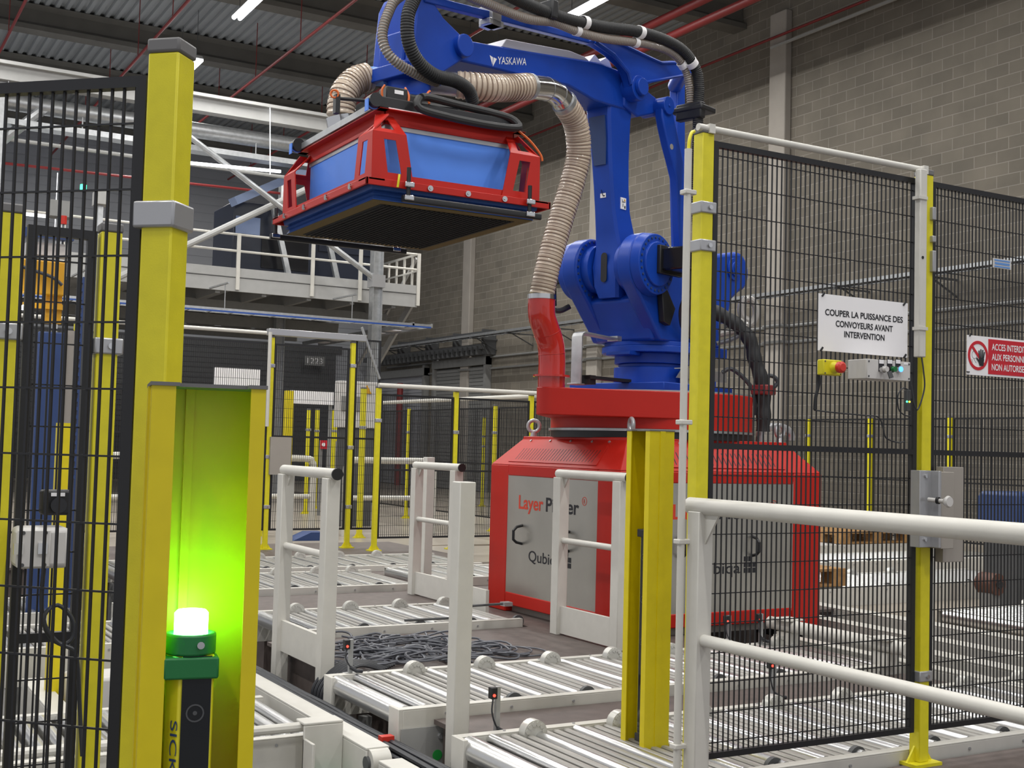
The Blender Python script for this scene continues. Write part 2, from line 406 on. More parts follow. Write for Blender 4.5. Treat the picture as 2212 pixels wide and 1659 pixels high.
for x, y in ((1.6, 21.4), (11.5, 21.6), (11.5, 25.5), (-3.4, 21.4), (-3.4, 25.4)): lamp(x, y, LAMPZ, OFF, 'ceiling lamps out of view', 1.35 if x > 11 else 1.0)

# ---- sprinkler pipes under the roof
for x, lab in ((2.95, 'thin red sprinkler pipe at the far top left corner'), (5.37, 'thin red sprinkler pipe passing above the left yellow post'), (7.8, 'thin red sprinkler pipe between the left post and the robot head'), (10.3, 'thin red sprinkler pipe passing behind the robot arm')):
    t = thing('sprinkler_pipe', lab, 'pipe', (x, 14, 8.8), 0, 'sprinkler pipes under the roof')
    mb = MB(); mb.cyl((x, -4, 8.8), (x, 35, 8.8), 0.028, n=8); obj('pipe', mb, 'pipe_red', t)
    for k in range(13):
        y = 0.5+k*2.7; mb = MB(); mb.cyl((x, y, 8.8), (x, y, 9.98), 0.009, n=6); obj('hanger_rod', mb, 'pipe_red', t)
for dx, lab in ((0, 'thick red main pipe under the roof, upper one of the pair'), (0.35, 'thick red main pipe under the roof, lower one of the pair')):
    mb = MB(); mb.cyl((12.8+dx, -4, 8.85-dx*0.5), (12.8+dx, 35, 8.85-dx*0.5), 0.075, n=12); single('main_pipe', mb, 'pipe_red', lab, 'pipe', 'red main pipes')
mb = MB(); mb.cyl((15.3, -5, 8.97), (15.3, 35, 8.97), 0.025, n=8); single('wall_pipe', mb, 'pipe_red', 'red pipe running high along the block wall', 'pipe')
mb = MB(); mb.box(15.29, 15.335, 10.0, 17.3, 8.78, 8.82); single('wall_conduit', mb, 'grey_paint', 'grey conduit just below the red pipe high on the block wall', 'conduit')
# ---- cable tray on the block wall
t = thing('wall_cable_tray', 'thin steel cable tray on brackets along the block wall', 'cable tray', (15.0, 20, 3.95))
mb = MB(); mb.box(14.72, 14.75, -2, 35, 4.02, 4.08); mb.box(15.0, 15.03, -2, 35, 4.02, 4.08)
for k in range(90): mb.box(14.72, 15.03, -2+k*0.41, -1.98+k*0.41, 4.01, 4.025)
obj('tray', mb, 'galv', t)
mb = MB()
for y, z in ((0, 14.80), (0, 14.86), (0, 14.92)): mb.cyl((z, -2, 4.04), (z, 35, 4.04), 0.02, n=6)
obj('cables', mb, 'cable', t)
for k in range(18):
    y = 2.0+k*1.85
    if min(abs(y-c) for c in (11.0, 17.15, 23.2, 29.45)) < 0.35: continue
    mb = MB(); mb.bar((14.68, y, 3.99), (15.5, y, 3.99), 0.04, 0.03); mb.bar((14.9, y, 3.98), (15.49, y, 3.72), 0.03, 0.02); obj('bracket', mb, 'grey_dark', t)
for z, lab in ((3.55, 'dark bar standing in for the tray shadow on the block wall, upper of the two'), (3.25, 'dark bar standing in for the tray shadow on the block wall, lower of the two')):  # dark bars added in place of the tray's cast shadow bands
    mb = MB()
    for y0, y1 in ((2.0, 10.74), (11.26, 16.89), (17.41, 22.94), (23.46, 29.19), (29.71, 34.8)): mb.cyl((15.47, y0, z), (15.47, y1, z), 0.03, n=6)
    for c in (11.0, 17.15, 23.2, 29.45):
        mb.tube([(15.47, c-0.26, z), (15.40, c-0.26, z), (15.31, c-0.24, z), (15.31, c+0.24, z), (15.40, c+0.26, z), (15.47, c+0.26, z)], 0.03, 6)
    single('tray_shadow_band', mb, 'grey_mid', lab, 'cable', 'tray shadow bars along the block wall')

# ================================================================ mezzanine platform behind the cell
MY = 23.0
mz = thing('mezzanine_platform', 'grey steel mezzanine platform with railing at the back left', 'platform', (6.0, MY+4, 4.05))
mb = MB(); mb.box(-4, 10.85, MY, MY+0.06, 4.05, 4.32); obj('edge_channel', mb, 'grey_paint', mz)
mb = MB(); mb.box(-4, 10.85, MY-0.02, MY+0.0, 4.33, 4.50); obj('toe_board', mb, 'grey_paint', mz)
mb = MB(); mb.box(-4, 10.85, MY, MY+9, 4.31, 4.35); obj('deck_plate', mb, 'deck_under', mz)
mb = MB()
x = -3.5
while x < 10.8: mb.box(x, x+0.09, MY+0.06, MY+9, 4.0, 4.31); x += 0.92
obj('joists', mb, 'grey_mid', mz)
mb = MB()
for y in (MY+1.4, MY+4.2, MY+7.0): mb.box(-4, 10.8, y, y+0.14, 3.78, 4.02)
obj('girders', mb, 'grey_mid', mz)
hr = MB()
for z in (5.15, 4.83): hr.cyl((-4, MY-0.01, z), (10.85, MY-0.01, z), 0.024, n=8)
obj('handrail', hr, 'white', mz)
for x in (1.0, 2.4, 3.8, 5.2, 7.02, 8.53, 9.55, 10.85):
    mb = MB(); mb.box(x-0.035, x+0.035, MY-0.05, MY-0.01, 4.08, 5.17); obj('rail_post', mb, 'white', mz)
hr = MB(); hr.bar((10.82, MY, 5.15), (10.82, MY+2.2, 5.15), 0.04, 0.04); hr.bar((10.82, MY, 4.8), (10.82, MY+2.2, 4.8), 0.03, 0.03)
for k in range(6): hr.box(10.8, 10.84, MY+0.4*k+0.2, MY+0.4*k+0.24, 4.35, 5.15)
obj('side_railing', hr, 'white', mz)
st = MB(); st.bar((10.9, MY+0.2, 5.1), (10.9, MY+4.0, 2.4), 0.05, 0.06); st.bar((10.9, MY+0.2, 4.3), (10.9, MY+4.6, 1.2), 0.05, 0.18); obj('stair_stringer', st, 'grey_paint', mz)
for (x, y, z1, lab) in ((9.68, MY-0.55, 7.3, 'galvanised column in front of the platform corner, right of centre'), (9.27, MY+4.0, 7.3, 'galvanised column standing behind the platform railing'),
                        (2.6, MY-0.55, 7.3, 'galvanised column behind the left mesh panel')):
    c = thing('steel_column', lab, 'column', (x, y, 0), 0, 'steel columns of the platform')
    mb = MB(); mb.box(x-0.1, x+0.1, y-0.012, y+0.012, 0.012, z1); mb.box(x-0.105, x-0.088, y-0.1, y+0.1, 0.012, z1); mb.box(x+0.088, x+0.105, y-0.1, y+0.1, 0.012, z1); obj('h_profile', mb, 'galv', c)
    mb = MB(); mb.box(x-0.18, x+0.18, y-0.18, y+0.18, 0, 0.012); obj('base_plate', mb, 'galv', c)
    mb = MB(); mb.box(x-0.14, x+0.14, y-0.13, y+0.13, 4.3, 4.55) if z1 > 5 else mb.box(x-0.12, x+0.12, y-0.1, y+0.1, z1, z1+0.02)
    obj('bolt_plate', mb, 'clamp', c)
def brace(p, q, r, lab, m='galv'):
    t = thing('diagonal_brace', lab, 'brace', p, 0, 'diagonal braces of the steel frame')
    mb = MB(); mb.cyl(p, q, r, n=10); obj('tube', mb, m, t)
    a = (Vector(q)-Vector(p)).normalized(); mb = MB(); mb.bar(Vector(q)-a*0.05, Vector(q)+a*0.12, 0.03, 0.14); mb.bar(Vector(p)-a*0.12, Vector(p)+a*0.05, 0.03, 0.14); obj('end_plate', mb, 'clamp', t)
brace((5.2, MY-0.6, 7.15), (9.57, MY-0.6, 4.50), 0.055, 'steel tube brace falling to the right onto the galvanised column')
brace((4.6, MY-0.4, 4.0), (8.6, MY-0.4, 6.35), 0.065, 'pale tube brace rising to the right towards the gripper', 'grey_paint')
brace((1.0, MY-0.3, 4.6), (3.3, MY-0.3, 6.9), 0.09, 'broad galvanised strut seen through the left mesh panel')
mb = MB(); mb.box(-5, 9.8, MY-0.7, MY-0.45, 7.25, 7.55); mb.box(-5, 9.8, MY-0.8, MY-0.35, 7.50, 7.56); single('frame_beam', mb, 'grey_paint', 'large pale beam lit from above, behind the left post', 'beam')
mb = MB(); mb.cyl((-5, MY-0.2, 7.0), (9.6, MY-0.2, 7.0), 0.15, n=18); single('air_duct', mb, 'galv', 'round galvanised duct under the pale beam', 'duct')
t = thing('hanging_cable_tray', 'perforated cable tray hanging below the round duct', 'cable tray', (2, MY-0.3, 6.5))
mb = MB(); mb.box(-5, 9.5, MY-0.45, MY-0.42, 6.58, 6.66); mb.box(-5, 9.5, MY-0.15, MY-0.12, 6.58, 6.66); mb.box(-5, 9.5, MY-0.45, MY-0.12, 6.56, 6.58); obj('tray', mb, 'galv', t)
for k in range(9):
    mb = MB(); mb.cyl((-4.0+k*1.6, MY-0.3, 6.57), (-4.0+k*1.6, MY-0.3, 7.0), 0.012, n=6); obj('hanger', mb, 'galv', t)
mb = MB(); mb.cyl((-5, MY-0.3, 6.32), (9.5, MY-0.3, 6.32), 0.035, n=8); single('conduit_pipe', mb, 'grey_paint', 'thin pale pipe parallel below the hanging cable tray', 'pipe')
mb = MB(); mb.cyl((-5, MY+4, 6.6), (9.2, MY+4, 6.9), 0.03, n=8); single('conduit_pipe', mb, 'pipe_red', 'dark red pipe far behind the left mesh panel', 'pipe')
mb = MB(); mb.bar((5.2, MY-0.9, 6.18), (7.5, MY-0.9, 6.28), 0.06, 0.05)
for x in (5.4, 7.3): mb.cyl((x, MY-0.9, 6.2), (x, MY-0.75, 7.5), 0.008, n=5)
single('light_strip', mb, 'lamp_strip', 'slim lit lamp strip left of the gripper', 'lamp')
# machines standing on the platform
def cab(name, x0, x1, y0, y1, z0, z1, lab, m='machine_dark', win=None, cat='machine'):
    t = thing(name, lab, cat, ((x0+x1)/2, (y0+y1)/2, z0))
    mb = MB(); mb.box(x0, x1, y0, y1, z0, z1); obj('body', mb, m, t, bevel=0.02)
    for (a, b, c, d, mm) in win or []:
        mb = MB(); mb.box(a, b, y0-0.03, y0-0.002, c, d); obj('panel', mb, mm, t)
    return t
cab('dark_cabinet', 7.2, 8.9, MY+1.0, MY+2.4, 4.36, 6.0, 'tall dark machine behind the platform railing', win=[(7.25, 7.75, 5.35, 5.7, 'machine_blue'), (7.35, 8.3, 4.42, 4.6, 'galv'), (7.8, 8.8, 4.7, 5.3, 'black_gloss')])
cab('dark_cabinet', 9.0, 10.4, MY+1.2, MY+2.6, 4.36, 5.7, 'wide dark machine between the platform columns', win=[(9.1, 10.3, 5.2, 5.5, 'machine_dark'), (9.2, 9.9, 4.42, 4.55, 'grey_mid')])
for x, lab in ((8.3, 'slanted grey conveyor leg behind the railing, left one'), (9.35, 'slanted grey conveyor leg behind the railing, right one')):
    mb = MB(); mb.bar((x, MY+0.6, 4.36), (x-0.4, MY+0.7, 6.0), 0.10, 0.10); single('slanted_leg', mb, 'galv', lab, 'leg', 'slanted conveyor legs')
mb = MB(); mb.bar((7.0, MY+0.4, 5.85), (8.9, MY+0.5, 6.9), 0.35, 0.16); single('inclined_conveyor', mb, 'machine_blue', 'pale blue inclined conveyor end left of the gripper', 'conveyor')
mb = MB()
for y in (0.0, 0.35): mb.box(2.5, 10.6, MY-1.2+y, MY-1.17+y, 3.52, 3.58)
for k in range(20): mb.box(2.6+k*0.4, 2.63+k*0.4, MY-1.2, MY-0.82, 3.51, 3.53)
t = thing('platform_cable_tray', 'cable tray with blue side rails hung below the platform', 'cable tray', (6.5, MY-1.0, 3.5)); obj('tray', mb, 'galv', t); mb = MB(); mb.box(2.5, 10.6, MY-1.215, MY-1.202, 3.505, 3.535); obj('blue_edge', mb, 'tray_blue', t)
mb = MB()
for x in (4.0, 6.5, 9.0): mb = MB(); mb.cyl((x, MY-1.0, 3.55), (x, MY-1.0, 4.05), 0.01, n=5); mb.bar((x, MY-1.2, 4.05), (x, MY+0.02, 4.07), 0.03, 0.03); obj('hanger', mb, 'galv', t)
t = thing('tray_ladder', 'short cable ladder running back below the platform corner', 'cable tray', (10.55, MY+1, 3.4)); mb = MB()
mb.box(10.2, 10.24, MY-1.2, MY+5, 3.52, 3.60); mb.box(10.6, 10.64, MY-1.2, MY+5, 3.52, 3.60); obj('side_rail', mb, 'galv', t)
for k in range(7): mb = MB(); mb.box(10.24, 10.6, MY-0.6+k*0.8, MY-0.25+k*0.8, 3.55, 3.57); obj('rung_plate', mb, 'sheet_white', t)
# dark wall plate with row number and pale boards far behind the mesh door
t = thing('row_number_plate', 'small plate with a row number on the dark back wall', 'sign', at(678, 780, Y=35.5)); c = at(678, 780, Y=35.5)
mb = MB(); mb.box(c.x-0.32, c.x+0.32, 35.4, 35.42, c.z-0.14, c.z+0.14); obj('plate', mb, 'grey_mid', t)
lettering('1223', 0.5, 0.18, 'sign_white', t, (c.x-0.25, 35.395, c.z-0.09), (1, 0, 0), (0, 0, 1))
mb = MB(); mb.bar((c.x, 35.42, c.z), (c.x, 36.02, c.z), 0.05, 0.05); obj('bracket', mb, 'grey_mid', t)
# ================================================================ safety fence: posts and mesh panels
def post(x, y, h, lab, rz=0.0, z0=DECK, foot=True, clamps=(), group='yellow fence posts', wdt=0.05, m='yellow'):
    t = thing('fence_post', lab, 'post', (x, y, z0), rz, group); a = wdt/2
    mb = MB(); mb.box(-a, a, -a, a, 0.012 if foot else 0, h); obj('shaft', mb, m, t, local=True, bevel=0.003)
    mb = MB(); mb.box(-a-0.002, a+0.002, -a-0.002, a+0.002, h, h+0.022); obj('cap', mb, 'cap', t, local=True, bevel=0.004)
    if foot:
        mb = MB(); mb.box(-0.07, 0.07, -0.05, 0.05, 0, 0.012)
        for s in (-1, 1): mb.prism([(s*a, 0.012), (s*(a+0.04), 0.012), (s*a, 0.07)], -0.004, 0.004, 'xz')
        obj('foot_plate', mb, m, t, local=True)
    for zc in clamps:
        mb = MB(); mb.box(-a-0.006, a+0.012, -a-0.006, a+0.006, zc-0.02, zc+0.02); c = obj('clamp', mb, 'clamp', t, local=True, bevel=0.004)
        mb = MB(); mb.cyl((a*0.3, -a-0.006, zc), (a*0.3, -a-0.013, zc), 0.008, n=10); obj('clamp_bolt', mb, 'chrome', c, local=True)
    return t
MESHES = {}
def panel(x, y, ang, wd, z0, z1, lab, mid=None, pitch=0.0225, row=0.1, fr=0.02, wr=0.0021, group='black mesh fence panels', cat='fence panel', name='mesh_panel'):
    t = thing(name, lab, cat, (x, y, z0), ang, group); h = z1-z0
    mb = MB(); mb.box(0, fr, -fr/2, fr/2, 0, h); mb.box(wd-fr, wd, -fr/2, fr/2, 0, h); mb.box(fr, wd-fr, -fr/2, fr/2, 0, fr); mb.box(fr, wd-fr, -fr/2, fr/2, h-fr, h); obj('frame', mb, 'black', t, local=True)
    if mid is not None: mb = MB(); mb.box(fr, wd-fr, -fr/2, fr/2, mid-z0-fr/2, mid-z0+fr/2); obj('mid_rail', mb, 'black', t, local=True)
    key = (round(wd, 3), round(h, 3), pitch, row, wr, None if mid is None else round(mid-z0, 2))
    if key in MESHES:
        o = bpy.data.objects.new('wire_mesh', MESHES[key]); COL.objects.link(o); o.parent = t
    else:
        mb = MB(); k = 1
        while k*pitch < wd: mb.box(k*pitch-wr, k*pitch+wr, -wr, wr, 0.005, h-0.005); k += 1
        k = 0; zz = (h/2) % row if mid is None else ((mid-z0) % row)
        while zz < h: mb.box(0.005, wd-0.005, wr*0.9, wr*2.4, zz-wr*0.8, zz+wr*0.8); zz += row
        o = obj('wire_mesh', mb, 'black', t, local=True, smooth=False); MESHES[key] = o.data
    return t
FY = 3.28
# ---- right fence
post(2.610, FY, 2.235, 'tall yellow fence post behind the white conduit, right of the robot', clamps=(1.85, 1.98))
post(3.685, FY, 2.235, 'tall yellow fence post between the two right mesh panels', clamps=(0.33,))
post(4.79, FY, 2.235, 'tall yellow fence post just outside the right edge of the photo', clamps=(0.5,))
panel(2.648, FY, 0, 1.0, 0.172, 2.268, 'mesh fence panel carrying the white French notice', mid=1.222)
door = panel(3.722, FY, 0, 1.04, 0.172, 2.268, 'mesh door panel carrying the red prohibition sign at the right edge', mid=1.222, pitch=0.0200)
# ---- left fence (turned about 45 degrees)
LA = math.atan2(0.69, -0.72)
pc = at(352, 600, Y=1.83)
post(pc.x, pc.y, 1.72, 'thick yellow fence post in the left foreground with a grey clamp', rz=LA, clamps=(1.478,), foot=True, z0=DECK-0.0)
dv = Vector((math.cos(LA), math.sin(LA)))
p0 = Vector((pc.x, pc.y)) + dv*0.036
panel(p0.x, p0.y, LA, 1.0, 0.20, 1.742, 'black mesh fence panel filling the left edge of the photo', row=0.1, fr=0.017, wr=0.0019, pitch=0.0205)
q = Vector((pc.x, pc.y)) + dv*1.075
post(q.x, q.y, 1.72, 'yellow fence post beyond the left edge of the photo', rz=LA, clamps=(1.478,))
# ---- gate seen through the left mesh
g2 = at(234, 600, Y=3.1); g3 = at(10, 600, Y=3.1)
LZ = 0.0
post(g2.x, g2.y, 1.70-LZ, 'yellow gate post seen through the left mesh, right of the black gate', clamps=(1.42,), z0=LZ-0.45+0.45)
post(g3.x, g3.y, 1.72-LZ, 'yellow gate post at the extreme left edge behind the mesh', clamps=(1.44,), z0=LZ, wdt=0.06)
gx0, gx1 = at(55, 600, Y=3.1).x, at(205, 600, Y=3.1).x
panel(gx0, 3.1, 0, gx1-gx0, 0.30, 1.70, 'narrow black mesh gate between two yellow posts at the left', mid=0.72, row=0.1, fr=0.022, pitch=0.030)
t = thing('isolator_switch', 'black rotary isolator switch box on the left gate', 'switch', (0, 0, 0)); a = at(90, 1058, Y=3.04); b = at(152, 1112, Y=3.04); t.location = ((a.x+b.x)/2, 3.04, b.z)
mb = MB(); mb.box(a.x, b.x, 3.02, 3.075, b.z, a.z); obj('case', mb, 'black', t, bevel=0.006)
mb = MB(); mb.cyl(((a.x+b.x)/2, 3.02, (a.z+b.z)/2-0.005), ((a.x+b.x)/2, 3.0, (a.z+b.z)/2-0.005), 0.018, n=20); obj('knob', mb, 'black_gloss', t)
mb = MB(); mb.box(a.x+0.018, b.x-0.018, 3.017, 3.0205, a.z-0.014, a.z-0.006); obj('label_plate', mb, 'sign_white', t)
t = thing('junction_box', 'white junction box with two hinges hanging on the left gate', 'box', (0, 0, 0)); a = at(36, 1140, Y=3.0); b = at(148, 1226, Y=3.0); t.location = ((a.x+b.x)/2, 3.0, b.z)
mb = MB(); mb.box(a.x, b.x, 2.985, 3.085, b.z, a.z); obj('case', mb, 'offwhite', t, bevel=0.012)
mb = MB(); mb.box(a.x-0.0, a.x+0.072, 2.978, 2.986, b.z+0.004, a.z-0.004); lid = obj('lid', mb, 'offwhite', t, bevel=0.003)
for sx, sz in ((0.012, 0.01), (0.06, 0.01), (0.012, 0.083), (0.06, 0.083)):
    mb = MB(); mb.cyl((a.x+sx, 2.979, b.z+sz), (a.x+sx, 2.9765, b.z+sz), 0.0045, n=10); obj('screw_hole', mb, 'grey_dark', lid)
for sx in (0.0, 0.052):
    mb = MB(); mb.box(a.x+sx-0.008, a.x+sx+0.012, 2.972, 2.979, b.z+0.035, b.z+0.06); obj('hinge', mb, 'chrome', t)
# cable from the junction box, looped once
mb = MB(); ctr = at(124, 1350, Y=3.02)
pts = [at(95, 1228, Y=3.03), at(90, 1280, Y=3.03), at(92, 1330, Y=3.03), at(105, 1372, Y=3.03), at(135, 1392, Y=3.03), at(158, 1375, Y=3.03), at(155, 1335, Y=3.03), at(125, 1307, Y=3.03), at(98, 1325, Y=3.02), at(98, 1352, Y=3.02), at(125, 1388, Y=3.02), at(160, 1405, Y=3.02), at(168, 1440, Y=3.03), at(172, 1520, Y=3.05), at(178, 1640, Y=3.05)]
mb.tube(spline(pts, 0.01), 0.005, 8); single('looped_cable', mb, 'cable', 'dark cable with one loop hanging below the junction box', 'cable')

# ---- far door frame and panels at the back of the cell
def far_post(x, y, h, lab, z0=0.0, clamps=(1.0,), foot=True, wdt=0.05): return post(x, y, h, lab, z0=z0, clamps=clamps, foot=foot, wdt=wdt)
far_post(4.25, 12.6, 2.25, 'yellow door post left of the far mesh door', DECK, (0.45, 0.98, 1.95))
far_post(5.18, 12.6, 2.25, 'yellow door post right of the far mesh door', DECK, (0.45, 1.1, 2.0))
far_post(5.33, 12.2, 1.75, 'yellow post at the corner where the low fence starts', DECK, (1.4,))
far_post(6.27, 12.2, 1.75, 'yellow post of the low fence, left of the red robot base', DECK, (1.3,))
far_post(7.25, 12.2, 1.75, 'yellow low fence post hidden behind the robot base', DECK)
panel(4.285, 12.6, 0, 0.86, 0.25, 2.24, 'far mesh door between two yellow posts under the grey lintel', mid=1.25, cat='mesh door')
panel(5.215, 12.6, 0, 0.30, 0.25, 2.35, 'narrow mesh strip with black frame beside the steel column', mid=1.25)
for i, (x, lab) in enumerate(((3.28, 'far mesh panel directly left of the mesh door'), (2.28, 'far mesh panel above the yellow light column'), (1.28, 'far mesh panel hidden by the left yellow post'))):
    panel(x, 12.6, 0, 0.95, 0.25, 2.24, lab, mid=1.25)
post(3.25, 12.6, 2.25, 'yellow far post behind the top of the yellow light column', clamps=(1.0,))
post(2.25, 12.6, 2.25, 'yellow far post hidden behind the left foreground post', clamps=(1.0,))
mb = MB(); mb.box(4.2, 5.32, 12.55, 12.65, 2.325, 2.395); single('door_lintel', mb, 'clamp', 'grey steel lintel across the top of the far mesh door', 'lintel', bevel=0.005)
mb = MB(); mb.cyl((1.3, 12.58, 2.345), (4.18, 12.58, 2.345), 0.02, n=8); single('fence_conduit', mb, 'white', 'white conduit along the top of the far left fence', 'conduit', 'white conduits on the fences')
mb = MB(); mb.cyl((4.195, 12.5, 1.35), (4.195, 12.5, 2.35), 0.02, n=8); single('fence_conduit', mb, 'white', 'vertical white conduit on the far left door post', 'conduit', 'white conduits on the fences')
c = at(612, 985, Y=12.5); mb = MB(); mb.box(c.x-0.13, c.x+0.1, 12.54, 12.585, c.z-0.2, c.z+0.2); single('lock_plate', mb, 'column', 'grey lock guard plate on the far mesh door', 'plate')
mb = MB(); mb.bar((5.26, 12.56, 2.48), (5.50, 12.575, 1.92), 0.022, 0.022); single('door_stay', mb, 'galv', 'slanted silver stay at the right of the far door lintel', 'bar')
for x, lab in ((5.36, 'low mesh panel left of the robot base'), (6.3, 'low mesh panel partly behind the robot base'), (7.28, 'low mesh panel behind the robot base')):
    panel(x, 12.2, 0, 0.88 if x < 6 else 0.93, 0.18, 1.74, lab, mid=0.92)
mb = MB(); mb.cyl((5.31, 12.16, 1.83), (8.2, 12.16, 1.83), 0.025, n=10); single('fence_conduit', mb, 'white', 'white conduit along the top of the low fence left of the robot', 'conduit', 'white conduits on the fences')
# fence further back, running away
for y, lab in ((15.3, 'slim yellow post far back, right next to the robot base shoulder'), (18.2, 'slim yellow post far back in the middle of the low mesh'), (21.3, 'slim yellow post furthest back by the shutter')):
    post(8.5, y, 1.78, lab, z0=0.0, clamps=(1.4,))
for y, lab in ((15.34, 'far mesh panel of the fence running away, nearer half'), (18.24, 'far mesh panel of the fence running away, middle'), (12.4, 'far mesh panel of the fence running away, nearest to the robot')):
    panel(8.5, y, PI/2, 2.8, 0.18, 1.76, lab, mid=0.95, pitch=0.03)
mb = MB(); mb.cyl((8.5, 12.3, 1.90), (8.5, 21.3, 1.90), 0.03, n=8); mb.cyl((8.5, 12.4, 1.8), (8.5, 12.4, 1.92), 0.02, n=6); single('fence_conduit', mb, 'white', 'white ribbed conduit sloping across behind the low fence', 'conduit', 'white conduits on the fences')
post(11.8, 21.7, 1.78, 'short yellow post with two clamps near the far shutter', z0=0.0, clamps=(1.2, 1.4))
# yellow things seen through the far door
mb = MB(); c = at(624, 870, Y=14.6); mb.box(c.x-0.045, c.x+0.045, 14.55, 14.65, 0.0, at(624, 844, Y=14.6).z); single('yellow_light_column', mb, 'yellow_dark', 'yellow box column seen through the far mesh door', 'column')
for (px_, Y_, top_, lab) in ((667, 19.5, 886, 'thin yellow post seen through the mesh door, left one'), (686, 21, 886, 'thin yellow post seen through the mesh door, middle one'), (723, 20.0, 886, 'thin yellow post seen through the mesh door, right one'), (786, 14.5, 840, 'yellow post right behind the right door post'), (572, 15, 850, 'yellow post left behind the left door post')):
    c = at(px_, top_, Y=Y_); post(c.x, Y_, c.z, lab, z0=0.0, clamps=(1.4,), wdt=0.06)
def board(px0, px1, py0, py1, Y, m, lab, cat='board', name='white_board', legs=True):
    a = at(px0, py0, Y=Y); b = at(px1, py1, Y=Y); t = thing(name, lab, cat, ((a.x+b.x)/2, Y, 0))
    mb = MB(); mb.box(a.x, b.x, Y-0.02, Y+0.02, b.z, a.z); obj('panel', mb, m, t)
    mb = MB(); mb.box(a.x, a.x+0.04, Y+0.02, Y+0.06, 0, a.z); mb.box(b.x-0.04, b.x, Y+0.02, Y+0.06, 0, a.z); obj('support', mb, 'grey_mid', t)
    return t, a, b
board(465, 560, 793, 838, 15.5, 'sign_white', 'white board behind the far fence above the yellow light column')
board(628, 719, 843, 875, 16.0, 'sign_white', 'white board seen through the far mesh door')
t, a, b = board(693, 713, 951, 970, 19.0, 'sign_red', 'small red warning sign seen through the far mesh door', 'sign', 'warning_sign')
mb = MB(); mb.cyl((a.x+0.04, 18.975, (a.z+b.z)/2), (a.x+0.04, 18.97, (a.z+b.z)/2), 0.03, n=12); obj('pictogram', mb, 'sign_white', t)
board(728, 748, 953, 976, 19.0, 'sign_white', 'small white notice seen right of the red sign behind the mesh door', 'sign', 'notice_sign')
# electrical cabinet behind the far door
a = at(733, 822, Y=16.5); b = at(792, 925, Y=16.5)
t = thing('electrical_cabinet', 'white electrical cabinet behind the right far door post', 'cabinet', ((a.x+b.x)/2, 16.7, 0))
mb = MB(); mb.box(a.x, a.x+0.62, 16.5, 16.66, b.z, a.z); obj('housing', mb, 'offwhite', t, bevel=0.01)
mb = MB(); mb.box(a.x+0.04, a.x+0.36, 16.47, 16.498, b.z+0.25, a.z-0.22); obj('door_panel', mb, 'grey_mid', t)
mb = MB(); mb.box(a.x+0.05, a.x+0.57, 16.53, 16.65, 0, b.z); obj('stand', mb, 'grey_dark', t)
mb = MB(); mb.prism([(a.x+0.36, a.z-0.17), (a.x+0.50, a.z-0.17), (a.x+0.43, a.z-0.05)], 16.48, 16.499, 'xz'); obj('warning_triangle', mb, 'orange', t)
# white pipe barriers on the far floor
def barrier(x0, x1, y, h, lab, r=0.045, leg=True):
    t = thing('pipe_barrier', lab, 'barrier', ((x0+x1)/2, y, 0), 0, 'white pipe barriers in the back')
    mb = MB(); mb.tube(spline([(x0, y, 0), (x0, y, h*0.5), (x0, y, h-0.12), (x0+0.035, y, h-0.035), (x0+0.12, y, h), ((x0+x1)/2, y, h), (x1-0.12, y, h), (x1-0.035, y, h-0.035), (x1, y, h-0.12), (x1, y, h*0.5), (x1, y, 0)], 0.03), r, 10); obj('hoop', mb, 'white', t)
    mb = MB(); mb.cyl((x0, y, h*0.5), (x1, y, h*0.5), r*0.7, n=8); obj('cross_tube', mb, 'white', t)
barrier(4.0, 5.75, 15.2, 0.98, 'white tubular barrier behind the far mesh door, left hoop')
barrier(6.05, 7.3, 14.8, 0.98, 'white tubular barrier behind the far mesh door, right hoop')
barrier(3.0, 3.8, 14.9, 0.98, 'white tubular barrier left of the far door post')
c = at(680, 1168, Z=0.0); mb = MB(); mb.prism([(c.x-0.28, 0.0), (c.x+0.1, 0.0), (c.x+0.14, 0.10), (c.x-0.05, 0.10)], c.y, c.y+0.3, 'xz'); single('blue_wedge', mb, 'mast_blue', 'small dark blue wedge on the floor behind the far mesh door', 'wedge')
# low fence at the foot of the block wall on the right
DY = (14.7, 13.3, 12.1, 10.75, 9.4)
for y, lab in zip(DY, ('slim yellow post behind the far right corner', 'yellow post by the block wall just right of the red base', 'yellow post by the block wall in the middle of the right mesh panel', 'yellow post by the block wall behind the mesh door', 'yellow post by the block wall beyond the right edge')):
    post(12.6, y, 1.74, lab, z0=-0.02, clamps=(1.5,), wdt=0.06)
for y0, y1, lab in ((13.3, 14.7, 'mesh panel at the block wall, leftmost seen right of the base'), (12.1, 13.3, 'mesh panel at the block wall between the two yellow posts'), (10.75, 12.1, 'mesh panel at the block wall behind the yellow door post'), (9.4, 10.75, 'mesh panel at the block wall behind the mesh door')):
    panel(12.6, y0+0.05, PI/2, y1-y0-0.1, 0.15, 1.72, lab, mid=0.9, pitch=0.03)
